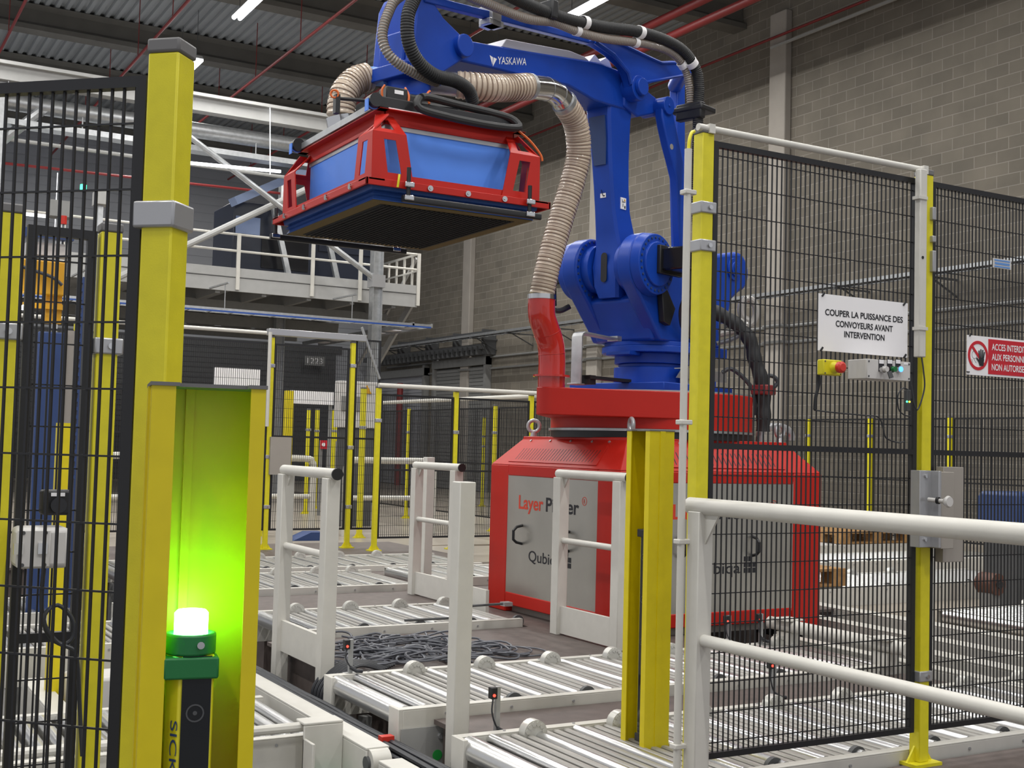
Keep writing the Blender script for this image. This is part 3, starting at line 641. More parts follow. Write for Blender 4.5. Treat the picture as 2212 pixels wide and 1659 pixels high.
# ================================================================ roller conveyors
RM = {}
def roller_mesh(L, r, axis):
    k = (round(L, 3), round(r, 4), axis)
    if k not in RM:
        mb = MB(); a = (0, -L/2, 0) if axis == 'y' else (-L/2, 0, 0); b = (0, L/2, 0) if axis == 'y' else (L/2, 0, 0)
        mb.cyl(a, b, r, n=14)
        s = 0.94; mb.cyl([c*1.03 for c in a], [c*1.03 for c in b], r*0.35, n=8)
        me = bpy.data.meshes.new('roller'); me.from_pydata(mb.v, [], mb.f); me.update(); finish(me, 'roller'); RM[k] = me
    return RM[k]
def slat_mesh(L):
    k = ('slat', round(L, 3))
    if k not in RM:
        mb = MB(); mb.prism([(-0.0135, 0.0), (-0.009, 0.006), (0.009, 0.006), (0.0135, 0.0), (0.0135, -0.012), (-0.0135, -0.012)], -L/2, L/2, 'xz')
        me = bpy.data.meshes.new('slat'); me.from_pydata(mb.v, [], mb.f); me.update(); finish(me, 'slat', False); RM[k] = me
    return RM[k]
def conveyor(x0, x1, y0, y1, zt, lab, depth=0.14, pitch=0.048, r=0.022, slats=True, wheels=None, wheel_at='back', ends=(False, False), legs=0.3, group='roller conveyors', frame='white', big=True, cat='conveyor'):
    """rollers lie along y, the conveyor runs along x; zt = top of the side frames"""
    t = thing('roller_conveyor', lab, cat, ((x0+x1)/2, (y0+y1)/2, zt-depth-legs), 0, group)
    for s, (a, b) in (('front', (y0, y0+0.045)), ('back', (y1-0.045, y1))):
        mb = MB(); mb.box(x0, x1, a, b, zt-0.006, zt)
        mb.box(x0, x1, y0, y0+0.006, zt-depth, zt-0.006) if s == 'front' else mb.box(x0, x1, y1-0.006, y1, zt-depth, zt-0.006)
        mb.box(x0, x1, y0+0.039, y0+0.045, zt-0.03, zt-0.006) if s == 'front' else mb.box(x0, x1, y1-0.045, y1-0.039, zt-0.03, zt-0.006)
        f = obj('side_frame', mb, frame, t, bevel=0.002)
        bl = MB(); yy, dy = (y0, -0.006) if s == 'front' else (y1-0.045, -0.004)
        k = 0.2
        while k < x1-x0-0.05:
            if s == 'front': bl.cyl((x0+k, yy, zt-0.03), (x0+k, yy+dy, zt-0.03), 0.006, n=8)
            else: bl.cyl((x0+k, y1-0.02, zt), (x0+k, y1-0.02, zt+0.004), 0.006, n=8)
            k += 0.32
        obj('frame_bolts', bl, 'clamp', f)
    L = y1-y0-0.10; yc = (y0+y1)/2; n = 0; x = x0+0.06
    if big:
        o = bpy.data.objects.new('end_roller', roller_mesh(L, 0.048, 'y')); COL.objects.link(o); o.parent = t; o.matrix_local = Matrix.Translation(pmat(t).inverted() @ Vector((x0+0.035, yc, zt-0.045))); x += 0.07
    me = roller_mesh(L, r, 'y')
    sl = slat_mesh(L)
    while x < x1-0.03 and n < 200:
        rl = n % 4 == 0 or not slats
        o = bpy.data.objects.new('roller' if rl else 'slat', me if rl else sl); COL.objects.link(o); o.parent = t
        o.location = pmat(t).inverted() @ Vector((x, yc, zt-r+0.002 if rl else zt-0.014)); x += pitch; n += 1
    for wx in wheels or []:
        mb = MB(); yw = y1-0.07 if wheel_at == 'back' else y0+0.07
        mb.cyl((wx, yw-0.022, zt-0.005), (wx, yw+0.022, zt-0.005), 0.052, n=20)
        for k in range(6):
            a = PI*(k+0.5)/6; mb.cyl((wx+0.038*math.cos(a), yw-0.026, zt-0.005+0.038*math.sin(a)), (wx+0.038*math.cos(a), yw+0.026, zt-0.005+0.038*math.sin(a)), 0.010, n=8)
        obj('guide_wheel', mb, 'wheel', t)
    for wx in [w_+0.16 for w_ in (wheels or [])]:
        mb = MB(); mb.cyl((wx, y0+0.075, zt-0.03), (wx, y0+0.095, zt-0.03), 0.042, n=18); obj('chain_wheel', mb, 'grey_dark', t)
    if ends[0]: mb = MB(); mb.box(x0-0.02, x0, y0, y0+0.10, zt-0.26, zt-0.0); mb.box(x0-0.02, x0, y1-0.10, y1, zt-0.26, zt); mb.box(x0, x0+0.02, y0+0.1, y1-0.1, zt-0.26, zt-0.16); obj('end_plate', mb, frame, t, bevel=0.002)
    if legs > 0:
        k = 0
        for lx in (x0+0.15, x1-0.15):
            for ly in (y0+0.03, y1-0.08):
                mb = MB(); mb.box(lx, lx+0.05, ly, ly+0.05, zt-depth-legs, zt-depth); obj('leg', mb, 'grey_mid', t)
    return t
w3 = [2.62+0.39*k for k in range(7)]
cv = conveyor(2.20, 7.0, 3.31, 4.20, 0.10, 'front roller conveyor running under the right fence', wheels=[2.50+0.41*k for k in range(11)], ends=(True, False), depth=0.2, legs=0.33)
cv = conveyor(2.20, 5.12, 4.68, 5.53, 0.10, 'second roller conveyor behind the white post with a green dot plate', wheels=w3, ends=(True, False), depth=0.2, legs=0.33)
mb = MB(); mb.box(2.19, 2.62, 4.672, 4.678, -0.28, 0.02); ap = obj('apron_plate', mb, 'grey_paint', cv)
mb = MB(); mb.cyl((2.36, 4.671, -0.10), (2.36, 4.669, -0.10), 0.022, n=24); obj('green_dot', mb, 'green_dot', ap)
mb = MB(); mb.cyl((2.37, 4.672, -0.02), (2.37, 4.655, -0.02), 0.012, n=8); obj('plate_bolt', mb, 'clamp', ap)
conveyor(2.56, 4.05, 6.85, 7.75, 0.10, 'third roller conveyor beside the grey cable pile', wheels=[2.82, 3.2, 3.56, 3.9], depth=0.2, legs=0.33)
conveyor(0.95, 1.95, 6.88, 7.75, 0.08, 'short roller conveyor left of the cable pile platform', wheels=[1.7], depth=0.2, legs=0.33)
conveyor(2.24, 4.32, 8.85, 9.96, 0.10, 'fourth roller conveyor in front of the far brown deck strip', wheels=[2.75, 3.1, 3.45, 3.8, 4.12], depth=0.2, legs=0.33)
conveyor(2.24, 5.6, 10.25, 11.32, 0.10, 'fifth roller conveyor just before the far mesh door', wheels=[3.35, 3.75, 4.15, 4.55, 4.95], depth=0.2, legs=0.33)
conveyor(4.45, 6.6, 9.0, 9.95, 0.12, 'roller conveyor stub left behind the red robot base', wheels=[4.7, 5.1], depth=0.2, legs=0.35)
# lower left lane
conveyor(-0.4, 1.93, 4.86, 5.70, -0.01, 'lower roller conveyor right of the yellow light column', depth=0.16, legs=0.27, pitch=0.085, r=0.030, big=False, slats=False)
t = thing('side_stop', 'white stop bracket with tube and green buffer at the lower roller conveyor', 'bracket', (1.5, 4.8, -0.44))
mb = MB(); mb.cyl((0.6, 4.82, 0.035), (1.84, 4.82, 0.035), 0.02, n=10); obj('tube', mb, 'white', t)
mb = MB(); mb.box(1.80, 1.97, 4.76, 4.775, -0.20, 0.05); mb.box(1.80, 1.97, 4.76, 4.86, 0.05, 0.062); mb.box(1.80, 1.812, 4.66, 4.775, -0.20, 0.0); obj('bracket_plate', mb, 'white', t, bevel=0.004)
mb = MB(); mb.box(1.68, 2.0, 4.60, 4.74, -0.215, -0.20); obj('base_plate', mb, 'white', t)
mb = MB(); mb.box(1.84, 1.95, 4.66, 4.75, -0.198, -0.165); obj('buffer', mb, 'green_plastic', t, bevel=0.006)
mb = MB(); mb.box(1.70, 1.98, 4.62, 4.72, -0.44, -0.215); obj('foot', mb, 'grey_mid', t)
def beam_y(x0, x1, y0, y1, z0, z1, lab, name='guide_beam', group='white beams of the transfer lane', hole=True):
    t = thing(name, lab, 'beam', ((x0+x1)/2, (y0+y1)/2, z0), 0, group)
    mb = MB(); mb.box(x0, x1, y0, y1, z1-0.012, z1); mb.box(x0, x0+0.01, y0, y1, z0, z1-0.012); mb.box(x1-0.01, x1, y0, y1, z0, z1-0.012); obj('channel', mb, 'white', t, bevel=0.003)
    if hole:
        mb = MB(); mb.cyl((x0+0.01, y0-0.0, z1-0.06), (x1-0.01, y0-0.0, z1-0.06), 0.055, n=18); obj('end_boss', mb, 'white', t)
        mb = MB(); mb.cyl((x0-0.002, y0, z1-0.06), (x0+0.012, y0, z1-0.06), 0.028, n=14); obj('end_hole', mb, 'grey_dark', t)
    mb = MB()
    for yy in (y0+0.3, (y0+y1)/2, y1-0.3): mb.box((x0+x1)/2-0.03, (x0+x1)/2+0.03, yy, yy+0.05, -0.44, z0)
    obj('support', mb, 'grey_mid', t)
beam_y(1.97, 2.07, 4.52, 9.2, -0.16, 0.0, 'long white beam along the cable bundle, left of the second conveyor')
beam_y(1.97, 2.07, 2.2, 4.40, -0.20, -0.02, 'white beam continuing towards the camera at the bottom edge')
# cable bundle along the lane
t = thing('cable_bundle', 'bundle of black cables lying along the white beam', 'cables', (2.13, 6, -0.06))
for k, (dx, dz) in enumerate(((0, 0), (0.026, 0.004), (0.052, -0.002), (0.013, 0.022), (0.04, 0.024), (0.066, 0.02))):
    pts = [(2.10+dx+random.uniform(-0.004, 0.004), 1.8+0.4*i, -0.05+dz+random.uniform(-0.003, 0.003)) for i in range(20)]
    mb = MB(); mb.tube(spline(pts, 0.08), 0.012, 7); obj('cable', mb, 'cable', t)
mb = MB(); mb.box(2.085, 2.185, 1.8, 9.4, -0.075, -0.066)
for yy in (2.4, 4.4, 6.4, 8.4): mb.box(2.11, 2.16, yy, yy+0.05, -0.44, -0.075)
obj('tray', mb, 'grey_mid', t)
mb = MB(); mb.box(2.10, 2.155, 4.66, 4.70, -0.02, 0.0); single('red_tie', mb, 'estop_red', 'small red tie on the black cable bundle', 'tie')
# left lane seen through the mesh
conveyor(-1.2, 0.88, 6.9, 7.75, -0.02, 'roller conveyor seen low through the left mesh, nearer one', depth=0.2, legs=0.2, pitch=0.085, slats=False, wheels=None)
conveyor(-1.2, 1.75, 8.8, 9.7, 0.0, 'roller conveyor seen low through the left mesh, further one', depth=0.2, legs=0.22, pitch=0.085, slats=False, wheels=None)
beam_y(0.62, 0.74, 3.6, 6.7, -0.30, -0.08, 'white lane beam seen through the left mesh, left one', hole=False)
beam_y(1.02, 1.12, 3.2, 6.8, -0.28, -0.06, 'white lane beam seen through the left mesh, right one', hole=False)
mb = MB(); mb.box(0.80, 0.92, 3.6, 6.7, -0.34, -0.26); mb.cyl((0.84, 3.6, -0.24), (0.84, 6.7, -0.24), 0.02, n=6); mb.cyl((0.88, 3.6, -0.24), (0.88, 6.7, -0.24), 0.02, n=6); mb.box(0.82, 0.9, 4.0, 4.1, -0.45, -0.34); mb.box(0.82, 0.9, 6.0, 6.1, -0.45, -0.34)
single('cable_duct', mb, 'grey_mid', 'grey cable duct between the lane beams at the lower left', 'cable duct')
mb = MB(); mb.box(1.16, 1.55, 6.25, 6.5, -0.44, 0.02); single('lane_box', mb, 'offwhite', 'white drive box low behind the left mesh', 'box', bevel=0.02)

# ================================================================ lanes to the right of the robot base
beam_y(5.18, 5.27, 3.9, 5.75, -0.1, 0.10, 'white lane beam just right of the red base corner', hole=False)
for x, lab in ((5.75, 'white lane beam behind the low tube, first of the row'), (6.2, 'white lane beam behind the low tube, second of the row'), (6.75, 'white lane beam behind the low tube, last of the row')):
    beam_y(x, x+0.14, 4.25, 7.6 if x > 6 else 6.1, -0.2, 0.06, lab, hole=False)
for x, lab in ((5.52, 'black cable rail along the lanes, nearest to the base'), (6.02, 'black cable rail along the lanes, middle'), (6.55, 'black cable rail along the lanes, furthest')):
    mb = MB(); mb.box(x, x+0.09, 4.25, 7.5 if x > 6 else 6.05, -0.09, -0.04)
    for yy in (4.5, 5.6): mb.box(x+0.02, x+0.07, yy, yy+0.06, -0.44, -0.09)
    single('cable_rail', mb, 'cable', lab, 'cable rail', 'black cable rails')
t = thing('low_tube_barrier', 'low white barrier tube at the foot of the red base, behind the right mesh', 'barrier', (5.05, 5.1, 0.1))
mb = MB(); mb.cyl((5.02, 4.55, 0.20), (5.02, 5.60, 0.20), 0.037, n=16); obj('tube', mb, 'white', t)
for y in (4.70, 5.45): mb = MB(); mb.box(4.98, 5.06, y-0.05, y+0.05, 0.094, 0.165); mb.box(4.95, 5.09, y-0.07, y+0.07, 0.235, 0.243); obj('bracket', mb, 'white', t)
conveyor(7.02, 9.9, 7.35, 8.25, 0.13, 'roller conveyor right behind the base carrying a wooden pallet', wheels=[7.8, 8.3, 8.8], depth=0.2, legs=0.3, r=0.030, pitch=0.085, slats=False)
conveyor(9.4, 12.3, 10.85, 11.75, 0.13, 'far roller conveyor by the block wall carrying a wooden pallet', wheels=[9.5, 10.1, 10.7, 11.3], depth=0.2, legs=0.3, r=0.030, pitch=0.085, slats=False)
conveyor(7.2, 10.6, 5.35, 6.25, 0.10, 'roller conveyor seen through the mesh door', wheels=[8.1, 8.6, 9.1], depth=0.2, legs=0.28, r=0.030, pitch=0.085, slats=False)
conveyor(8.2, 12.0, 9.2, 10.1, 0.12, 'roller conveyor in the middle of the right background', wheels=[8.9, 9.5], depth=0.2, legs=0.3, r=0.030, pitch=0.085, slats=False)
def pallet(x, y, z, rz, lab):
    t = thing('wooden_pallet', lab, 'pallet', (x, y, z), rz, 'wooden pallets on the conveyors')
    for k in range(5): mb = MB(); mb.box(-0.6, 0.6, -0.4+k*0.164, -0.4+k*0.164+0.14, 0.122, 0.144); obj('top_board', mb, 'wood', t, local=True, bevel=0.002)
    for xx in (-0.53, 0, 0.53):
        mb = MB(); mb.box(xx-0.07, xx+0.07, -0.4, 0.4, 0.10, 0.122); obj('stringer_board', mb, 'wood', t, local=True)
        for yy in (-0.33, 0, 0.33): mb = MB(); mb.box(xx-0.07, xx+0.07, yy-0.07, yy+0.07, 0.022, 0.10); obj('block', mb, 'wood', t, local=True)
    for yy in (-0.33, 0, 0.33): mb = MB(); mb.box(-0.6, 0.6, yy-0.07, yy+0.07, 0, 0.022); obj('bottom_board', mb, 'wood', t, local=True)
pallet(6.84, 7.80, 0.135, 0, 'wooden pallet half hidden behind the red base corner')
pallet(11.5, 11.30, 0.135, 0, 'wooden pallet further back by the block wall')
# motors and boxes in the right background
def motor(x, y, z, lab, m='mast_blue', s=1.0):
    t = thing('drive_motor', lab, 'motor', (x, y, 0), 0, 'drive motors in the right background')
    mb = MB(); mb.box(x-0.22*s, x+0.22*s, y-0.2*s, y+0.2*s, z, z+0.36*s); obj('housing', mb, m, t, bevel=0.03)
    mb = MB()
    for k in range(6): mb.box(x-0.2*s+k*0.075*s, x-0.17*s+k*0.075*s, y-0.22*s, y+0.22*s, z+0.04, z+0.32*s)
    obj('cooling_fins', mb, m, t)
    mb = MB(); mb.box(x-0.18*s, x+0.18*s, y-0.16*s, y+0.16*s, -0.02, z); obj('stand', mb, 'grey_dark', t)
c = at(2200, 1150, Y=6.6); motor(c.x+0.16, 6.75, 0.58, 'dark blue motor block at the right edge behind the mesh door')
c = at(2150, 1262, Y=6.45)
t = thing('brush_drum', 'dark brown round drum beside the conveyor behind the mesh door', 'drum', (c.x, 6.5, -0.02)); mb = MB(); mb.cyl((c.x, 6.42, c.z), (c.x, 6.58, c.z), 0.085, n=20); obj('drum', mb, 'brown', t); mb = MB(); mb.cyl((c.x, 6.40, c.z), (c.x, 6.42, c.z), 0.03, n=12); obj('hub', mb, 'black', t); mb = MB(); mb.box(c.x-0.05, c.x+0.05, 6.44, 6.56, -0.02, c.z-0.07); obj('stand', mb, 'grey_mid', t)
def wpost(x, y, h, lab, z0=DECK, w_=0.072):
    t = thing('white_post', lab, 'post', (x, y, z0), 0, 'white square sensor posts'); a = w_/2
    mb = MB(); mb.box(-a, a, -a, a, 0.008, h); obj('shaft', mb, 'white', t, local=True, bevel=0.004)
    mb = MB(); mb.box(-a-0.03, a+0.03, -a-0.03, a+0.03, 0, 0.008); obj('base_plate', mb, 'white', t, local=True)
    return t
t = wpost(2.32, 4.42, 1.45, 'wide white square post in the middle foreground', z0=-0.395)
mb = MB(); mb.box(-0.045, 0.048, -0.042, -0.037, 0.14, 0.34); mb.box(0.037, 0.043, -0.04, 0.04, 0.0, 0.34); obj('mounting_bracket', mb, 'grey_dark', t, local=True)
wpost(4.42, 9.05, 1.05, 'white square post behind the far white gate')
t = wpost(5.22, 4.62, 1.10, 'white square post behind the right mesh panel', z0=-0.03)
t2 = thing('signal_lamp', 'tiny yellow signal lamp on the white post behind the right mesh', 'lamp', (5.24, 4.62, 1.07))
mb = MB(); mb.cyl((0, 0, 0), (0, 0, 0.05), 0.018, n=10); obj('stem', mb, 'offwhite', t2, local=True); mb = MB(); mb.cyl((0, 0, 0.05), (0, 0, 0.085), 0.014, n=10); obj('lens', mb, 'orange', t2, local=True); mb = MB(); mb.cyl((0, 0, 0.085), (0, 0, 0.10), 0.009, n=8); obj('lens_top', mb, 'estop_red', t2, local=True)
# white gates closing the gaps between the conveyors
def gate(x, y0, y1, lab, zb=DECK, zt=1.05, kick=True, low=0.0):
    t = thing('white_gate', lab, 'barrier', (x, (y0+y1)/2, zb-low), 0, 'white gates between the conveyors')
    for y in (y0+0.035, y1-0.035): mb = MB(); mb.box(x-0.036, x+0.036, y-0.04, y+0.04, zb-low, zt-0.03); obj('upright', mb, 'white', t, bevel=0.004)
    mb = MB(); mb.cyl((x, y0-0.04, zt-0.008), (x, y1+0.0, zt-0.008), 0.028, n=16); bar = obj('top_tube', mb, 'white', t)
    mb = MB(); mb.cyl((x, y0-0.04, zt-0.008), (x, y0-0.052, zt-0.008), 0.03, n=16); obj('end_plug', mb, 'black', bar)
    mb = MB(); mb.cyl((x, y0+0.06, 0.63), (x, y1-0.06, 0.63), 0.019, n=12); obj('cross_tube', mb, 'white', t)
    mb = MB(); mb.box(x-0.012, x+0.012, y0+0.03, y1-0.03, zb+0.01, 0.225); obj('kick_board', mb, 'white', t)
    for y, s in ((y0+0.07, 1), (y1-0.07, -1)): mb = MB(); mb.prism([(y, zt-0.03), (y, zt-0.10), (y+s*0.05, zt-0.03)], x-0.004, x+0.004, 'yz'); obj('gusset', mb, 'white', t)
    return t
gate(2.30, 5.79, 6.53, 'white gate at the cable pile, left of the wide white post', low=0.25)
gate(4.10, 7.90, 8.63, 'white gate left of the red robot base, further back')
gate(4.10, 5.82, 6.54, 'white gate standing directly in front of the red robot base')
mb = MB(); mb.box(4.088, 4.112, 7.42, 7.89, DECK, 0.215); single('kick_plate', mb, 'white', 'low white kick plate behind the wide white post', 'plate')

# ---- small photo sensors with reflector posts
def sensor(x, y, z0, h, lab, led=True, lean=0.0):
    t = thing('photo_sensor', lab, 'sensor', (x, y, z0), 0, 'small photo sensors on stalks')
    mb = MB(); mb.box(0.0, 0.018, 0.0, 0.02, 0, h); obj('stalk', mb, 'galv', t, local=True)
    mb = MB(); mb.box(-0.03, -0.002, -0.012, 0.018, h-0.045, h); s = obj('sensor_head', mb, 'black', t, local=True, bevel=0.003)
    if led: mb = MB(); mb.cyl((-0.018, -0.012, h-0.03), (-0.018, -0.015, h-0.03), 0.006, n=10); obj('led', mb, 'led_red', s, local=True)
    mb = MB(); mb.tube(spline([(-0.016, 0, h-0.045), (-0.025, -0.01, h*0.5), (-0.005, -0.01, 0.04), (0.02, -0.02, 0.012)], 0.01), 0.0035, 6); obj('sensor_cable', mb, 'cable', t, local=True)
    mb = MB(); mb.tube([(0.0, -0.01, 0.03), (0.03, -0.02, 0.012), (0.06, -0.02, 0.01)], 0.009, 8); obj('plug', mb, 'cable', t, local=True)
    mb = MB(); mb.box(-0.02, 0.04, -0.02, 0.035, -0.004, 0.0); obj('clip_plate', mb, 'galv', t, local=True)
sensor(2.30, 5.51, 0.10, 0.16, 'small sensor with red light in front of the cable pile')
sensor(2.43, 4.30, 0.054, 0.19, 'small sensor with red light right of the wide white post')
sensor(3.97, 4.40, 0.054, 0.19, 'small sensor with yellow plug seen behind the right mesh')
sensor(4.62, 5.50, 0.10, 0.17, 'small sensor with red light below the base panel, left one')
sensor(4.86, 5.50, 0.10, 0.17, 'small sensor with red light below the base panel, right one')
sensor(1.62, 6.90, 0.08, 0.16, 'small sensor at the short conveyor near the yellow light column', led=False)
t = thing('reflector_bracket', 'thin metal sensor bracket on the third conveyor by the base', 'bracket', (3.75, 6.9, 0.1))
mb = MB(); mb.tube([(3.25, 6.93, 0.115), (3.62, 6.93, 0.115), (3.66, 6.93, 0.16), (3.72, 6.93, 0.185), (3.98, 6.93, 0.19)], 0.008, 8); obj('rod', mb, 'grey_dark', t)
mb = MB(); mb.box(3.94, 4.0, 6.90, 6.96, 0.175, 0.2); obj('sensor_tip', mb, 'clamp', t)
# ---- pile of loose cables on the brown deck
mb = MB(); rr = random.Random(3)
for k in range(95):
    cx, cy = 2.50+rr.random()**1.2*0.80, 5.95+rr.uniform(-0.12, 0.62); a0 = rr.uniform(0, 2*PI); R1, R2 = rr.uniform(0.07, 0.30), rr.uniform(0.05, 0.16); zb = DECK+0.008+rr.random()*0.035
    ph = rr.uniform(-0.5, 0.5); span = rr.uniform(1.2, 5.5); pts = []
    for i in range(16):
        t_ = a0+span*i/15; x_, y_ = R1*math.cos(t_), R2*math.sin(t_)
        X_, Y_ = cx+x_*math.cos(ph)-y_*math.sin(ph), cy+x_*math.sin(ph)+y_*math.cos(ph)
        pts.append((min(max(X_, 2.36), 3.75), min(max(Y_, 5.6), 6.78), zb+0.012*math.sin(3*t_)+0.008))
    mb.tube(pts, 0.0065, 5)
for k in range(3): mb.torus((3.52-0.06*k, 5.98+0.02*k, DECK+0.008+0.008*k), (0, 0.0, 1), 0.15-0.02*k, 0.005, 30, 5)
single('cable_pile', mb, 'cable_grey', 'tangled pile of grey cables on the brown deck', 'cables', kind='stuff')
t = thing('hanging_cables', 'black cables dropping from the deck edge behind the end of the second conveyor', 'cables', (2.28, 5.7, -0.2))
for k in range(7):
    mb = MB(); mb.tube(spline([(2.55+0.02*k, 5.68+0.02*k, DECK+0.02), (2.40, 5.66+0.025*k, DECK+0.05), (2.28-0.005*k, 5.64+0.03*k, 0.0), (2.24, 5.62+0.03*k, -0.15), (2.22, 5.5+0.03*k, -0.30)], 0.02), 0.009, 6); obj('cable', mb, 'cable', t)

# ================================================================ yellow light curtain columns
def device_column(x, y, rz, h, lab, group=None, lipL=0.031, lipR=0.02, W=0.150, D=0.11, z0=DECK):
    t = thing('light_column', lab, 'column', (x, y, z0), rz, group); a = W/2
    th = 0.004; mb = MB()
    mb.box(-a, -a+lipL, -D/2, -D/2+th, 0, h); mb.box(a-lipR, a, -D/2, -D/2+th, 0, h)
    mb.box(-a, -a+th, -D/2+th, D/2, 0, h); mb.box(a-th, a, -D/2+th, D/2, 0, h); mb.box(-a+th, a-th, D/2-th, D/2, 0, h)
    mb.box(-0.024, -0.012, D/2-th-0.008, D/2-th, 0, h)
    for xx in (a, -a-0.003): mb.box(xx, xx+0.003, -0.01, 0.014, 0, h)
    obj('housing', mb, 'yellow_dark', t, local=True)
    mb = MB(); mb.box(-a-0.002, a+0.002, -D/2+0.02, D/2+0.002, h, h+0.005); mb.box(-a-0.002, -a+lipL+0.005, -D/2-0.003, -D/2+0.02, h, h+0.005); mb.box(a-lipR-0.003, a+0.002, -D/2-0.003, -D/2+0.02, h, h+0.005); obj('top_cover', mb, 'cap', t, local=True)
    mb = MB(); mb.box(-a, a, -D/2, D/2+0.03, 0.0, 0.01) ; obj('base_plate', mb, 'yellow_dark', t, local=True)
    return t
LC = at(436, 1100, Y=1.69)
lcz = math.radians(-11)
device_column(LC.x, LC.y, lcz, 1.22, 'wide yellow light curtain column in the left foreground, lit green inside')
def sensor_bar(x, y, rz, z0, h, lab, lamp_on, sick=True):
    t = thing('light_curtain', lab, 'sensor', (x, y, z0), rz)
    mb = MB(); mb.prism([(-0.031, -0.012), (-0.015, -0.030), (0.029, -0.030), (0.031, -0.024), (0.031, 0.026), (-0.031, 0.026)], 0, h, 'xy'); obj('housing', mb, 'yellow', t, local=True, bevel=0.002)
    mb = MB(); mb.box(-0.011, 0.027, -0.0315, -0.029, 0.0, h); obj('window', mb, 'window_black', t, local=True)
    for k in range(3):
        zc = h-0.075-0.16*k
        if zc > 0.03: mb = MB(); mb.ring((0.007, -0.0318, zc), (0, -1, 0), 0.010, 0.012, 0.0006, 20); mb.cyl((0.007, -0.0316, zc), (0.007, -0.0321, zc), 0.003, n=8); obj('lens', mb, 'grey_dark', t, local=True)
    if lamp_on:
        mb = MB(); mb.ring((0, -0.002, h), (0, 0, 1), 0.026, 0.034, 0.028, 28); mb.box(-0.036, 0.036, -0.036, 0.03, h-0.030, h-0.001); col = obj('clamp_collar', mb, 'collar_green', t, local=True, bevel=0.003)
        mb = MB(); mb.cyl((0.011, -0.0345, h+0.015), (0.011, -0.038, h+0.015), 0.005, n=10); obj('collar_screw', mb, 'chrome', col, local=True)
        mb = MB(); mb.cyl((0, -0.002, h+0.003), (0, -0.002, h+0.054), 0.0225, n=24); mb.cyl((0, -0.002, h+0.054), (0, -0.002, h+0.058), 0.0225, 0.019, n=24); obj('green_lamp', mb, 'lamp_green', t, local=True)
        lettering('SICK', 0.070, 0.013, 'sign_blue' if False else 'mast_blue', t, (-0.0305+0.0082-0.0008, -0.0215-0.0008, h-0.085), (0, 0, -1), Vector((0.016, -0.018, 0)), local=True, thick=0.0006)
        lettering('M4000', 0.075, 0.006, 'mast_blue', t, (-0.0305+0.0082-0.0008, -0.0215-0.0008, h-0.168), (0, 0, -1), Vector((0.016, -0.018, 0)), local=True, thick=0.0006)
    else:
        mb = MB(); mb.box(-0.034, 0.034, -0.034, 0.028, h, h+0.03); mb.box(-0.03, 0.03, -0.03, 0.026, -0.03, 0.0); obj('end_cap', mb, 'black', t, local=True, bevel=0.003)
    return t
sx_, sy_ = -0.010, -0.020
sensor_bar(LC.x+sx_*math.cos(lcz)-sy_*math.sin(lcz), LC.y+sx_*math.sin(lcz)+sy_*math.cos(lcz), lcz, DECK+0.02, 0.84, 'light curtain with bright green lamp inside the left yellow column', True)
RC = at(1398, 1300, Y=3.84)
device_column(RC.x, RC.y, -PI/2, 1.225, 'yellow light curtain column in front of the red robot base', W=0.150, D=0.115, lipL=0.03, lipR=0.028)
sensor_bar(RC.x-0.012, RC.y-0.022, -PI/2, DECK+0.08, 0.74, 'black light curtain strip inside the right yellow column', False)

# ================================================================ guard rail, conduits, signs and boxes at the right fence
GX = 2.56
t = thing('guard_rail', 'white tubular guard rail running towards the camera at the right', 'guard rail', (GX, 2.0, DECK))
mb = MB(); mb.box(GX-0.03, GX+0.03, 3.17, 3.23, DECK+0.01, 1.005); obj('upright', mb, 'white', t, bevel=0.003)
mb = MB(); mb.box(GX-0.03, GX+0.03, 0.20, 0.26, DECK+0.01, 1.005); obj('upright', mb, 'white', t, bevel=0.003)
mb = MB(); mb.cyl((GX, 3.255, 1.022), (GX, 0.15, 1.022), 0.0275, n=24); obj('top_tube', mb, 'white', t)
mb = MB(); mb.cyl((GX, 3.18, 0.588), (GX, 0.2, 0.588), 0.020, n=20); obj('cross_tube', mb, 'white', t)
mb = MB(); mb.prism([(3.17, 1.0), (3.17, 0.90), (3.10, 1.0)], GX-0.004, GX+0.004, 'yz'); obj('gusset', mb, 'white', t)
mb = MB(); mb.box(GX-0.07, GX+0.07, 3.13, 3.27, DECK, DECK+0.01); mb.box(GX-0.07, GX+0.07, 0.16, 0.30, DECK, DECK+0.01); obj('foot_plate', mb, 'white', t)
t = thing('cable_conduit', 'pale vertical conduit strapped to the left post of the right fence', 'conduit', (2.515, 3.23, DECK), 0, 'pale conduits on the right fence')
p0, p1 = at(1487, 322, Y=3.23), at(1462, 1659, Y=3.23)
mb = MB(); mb.cyl((p1.x, 3.23, DECK), (p0.x, 3.23, p0.z), 0.0125, n=14); obj('pipe', mb, 'white', t)
for yy in (415, 912, 1170, 1612):
    p = at(1486-(yy-322)*0.0187, yy, Y=3.23); mb = MB(); mb.box(p.x-0.016, p.x+0.03, 3.215, 3.25, p.z-0.008, p.z+0.008); obj('strap', mb, 'white', t, bevel=0.003)
mb = MB(); mb.tube(spline([(p0.x+0.0, 3.23, p0.z-0.02), (p0.x+0.005, 3.232, p0.z+0.03), (p0.x+0.02, 3.24, p0.z+0.06), (p0.x+0.045, 3.255, p0.z+0.072)], 0.01), 0.006, 8); obj('yellow_cable', mb, 'yellow', t)
a, b = at(1508, 275, Y=3.262), at(1996, 366, Y=3.262)
t = thing('cable_conduit', 'pale conduit along the top of the right fence', 'conduit', (3.1, 3.262, 2.29), 0, 'pale conduits on the right fence')
mb = MB(); mb.cyl((a.x, 3.262, 2.302), (b.x+0.01, 3.262, 2.302), 0.0125, n=14); obj('pipe', mb, 'white', t)
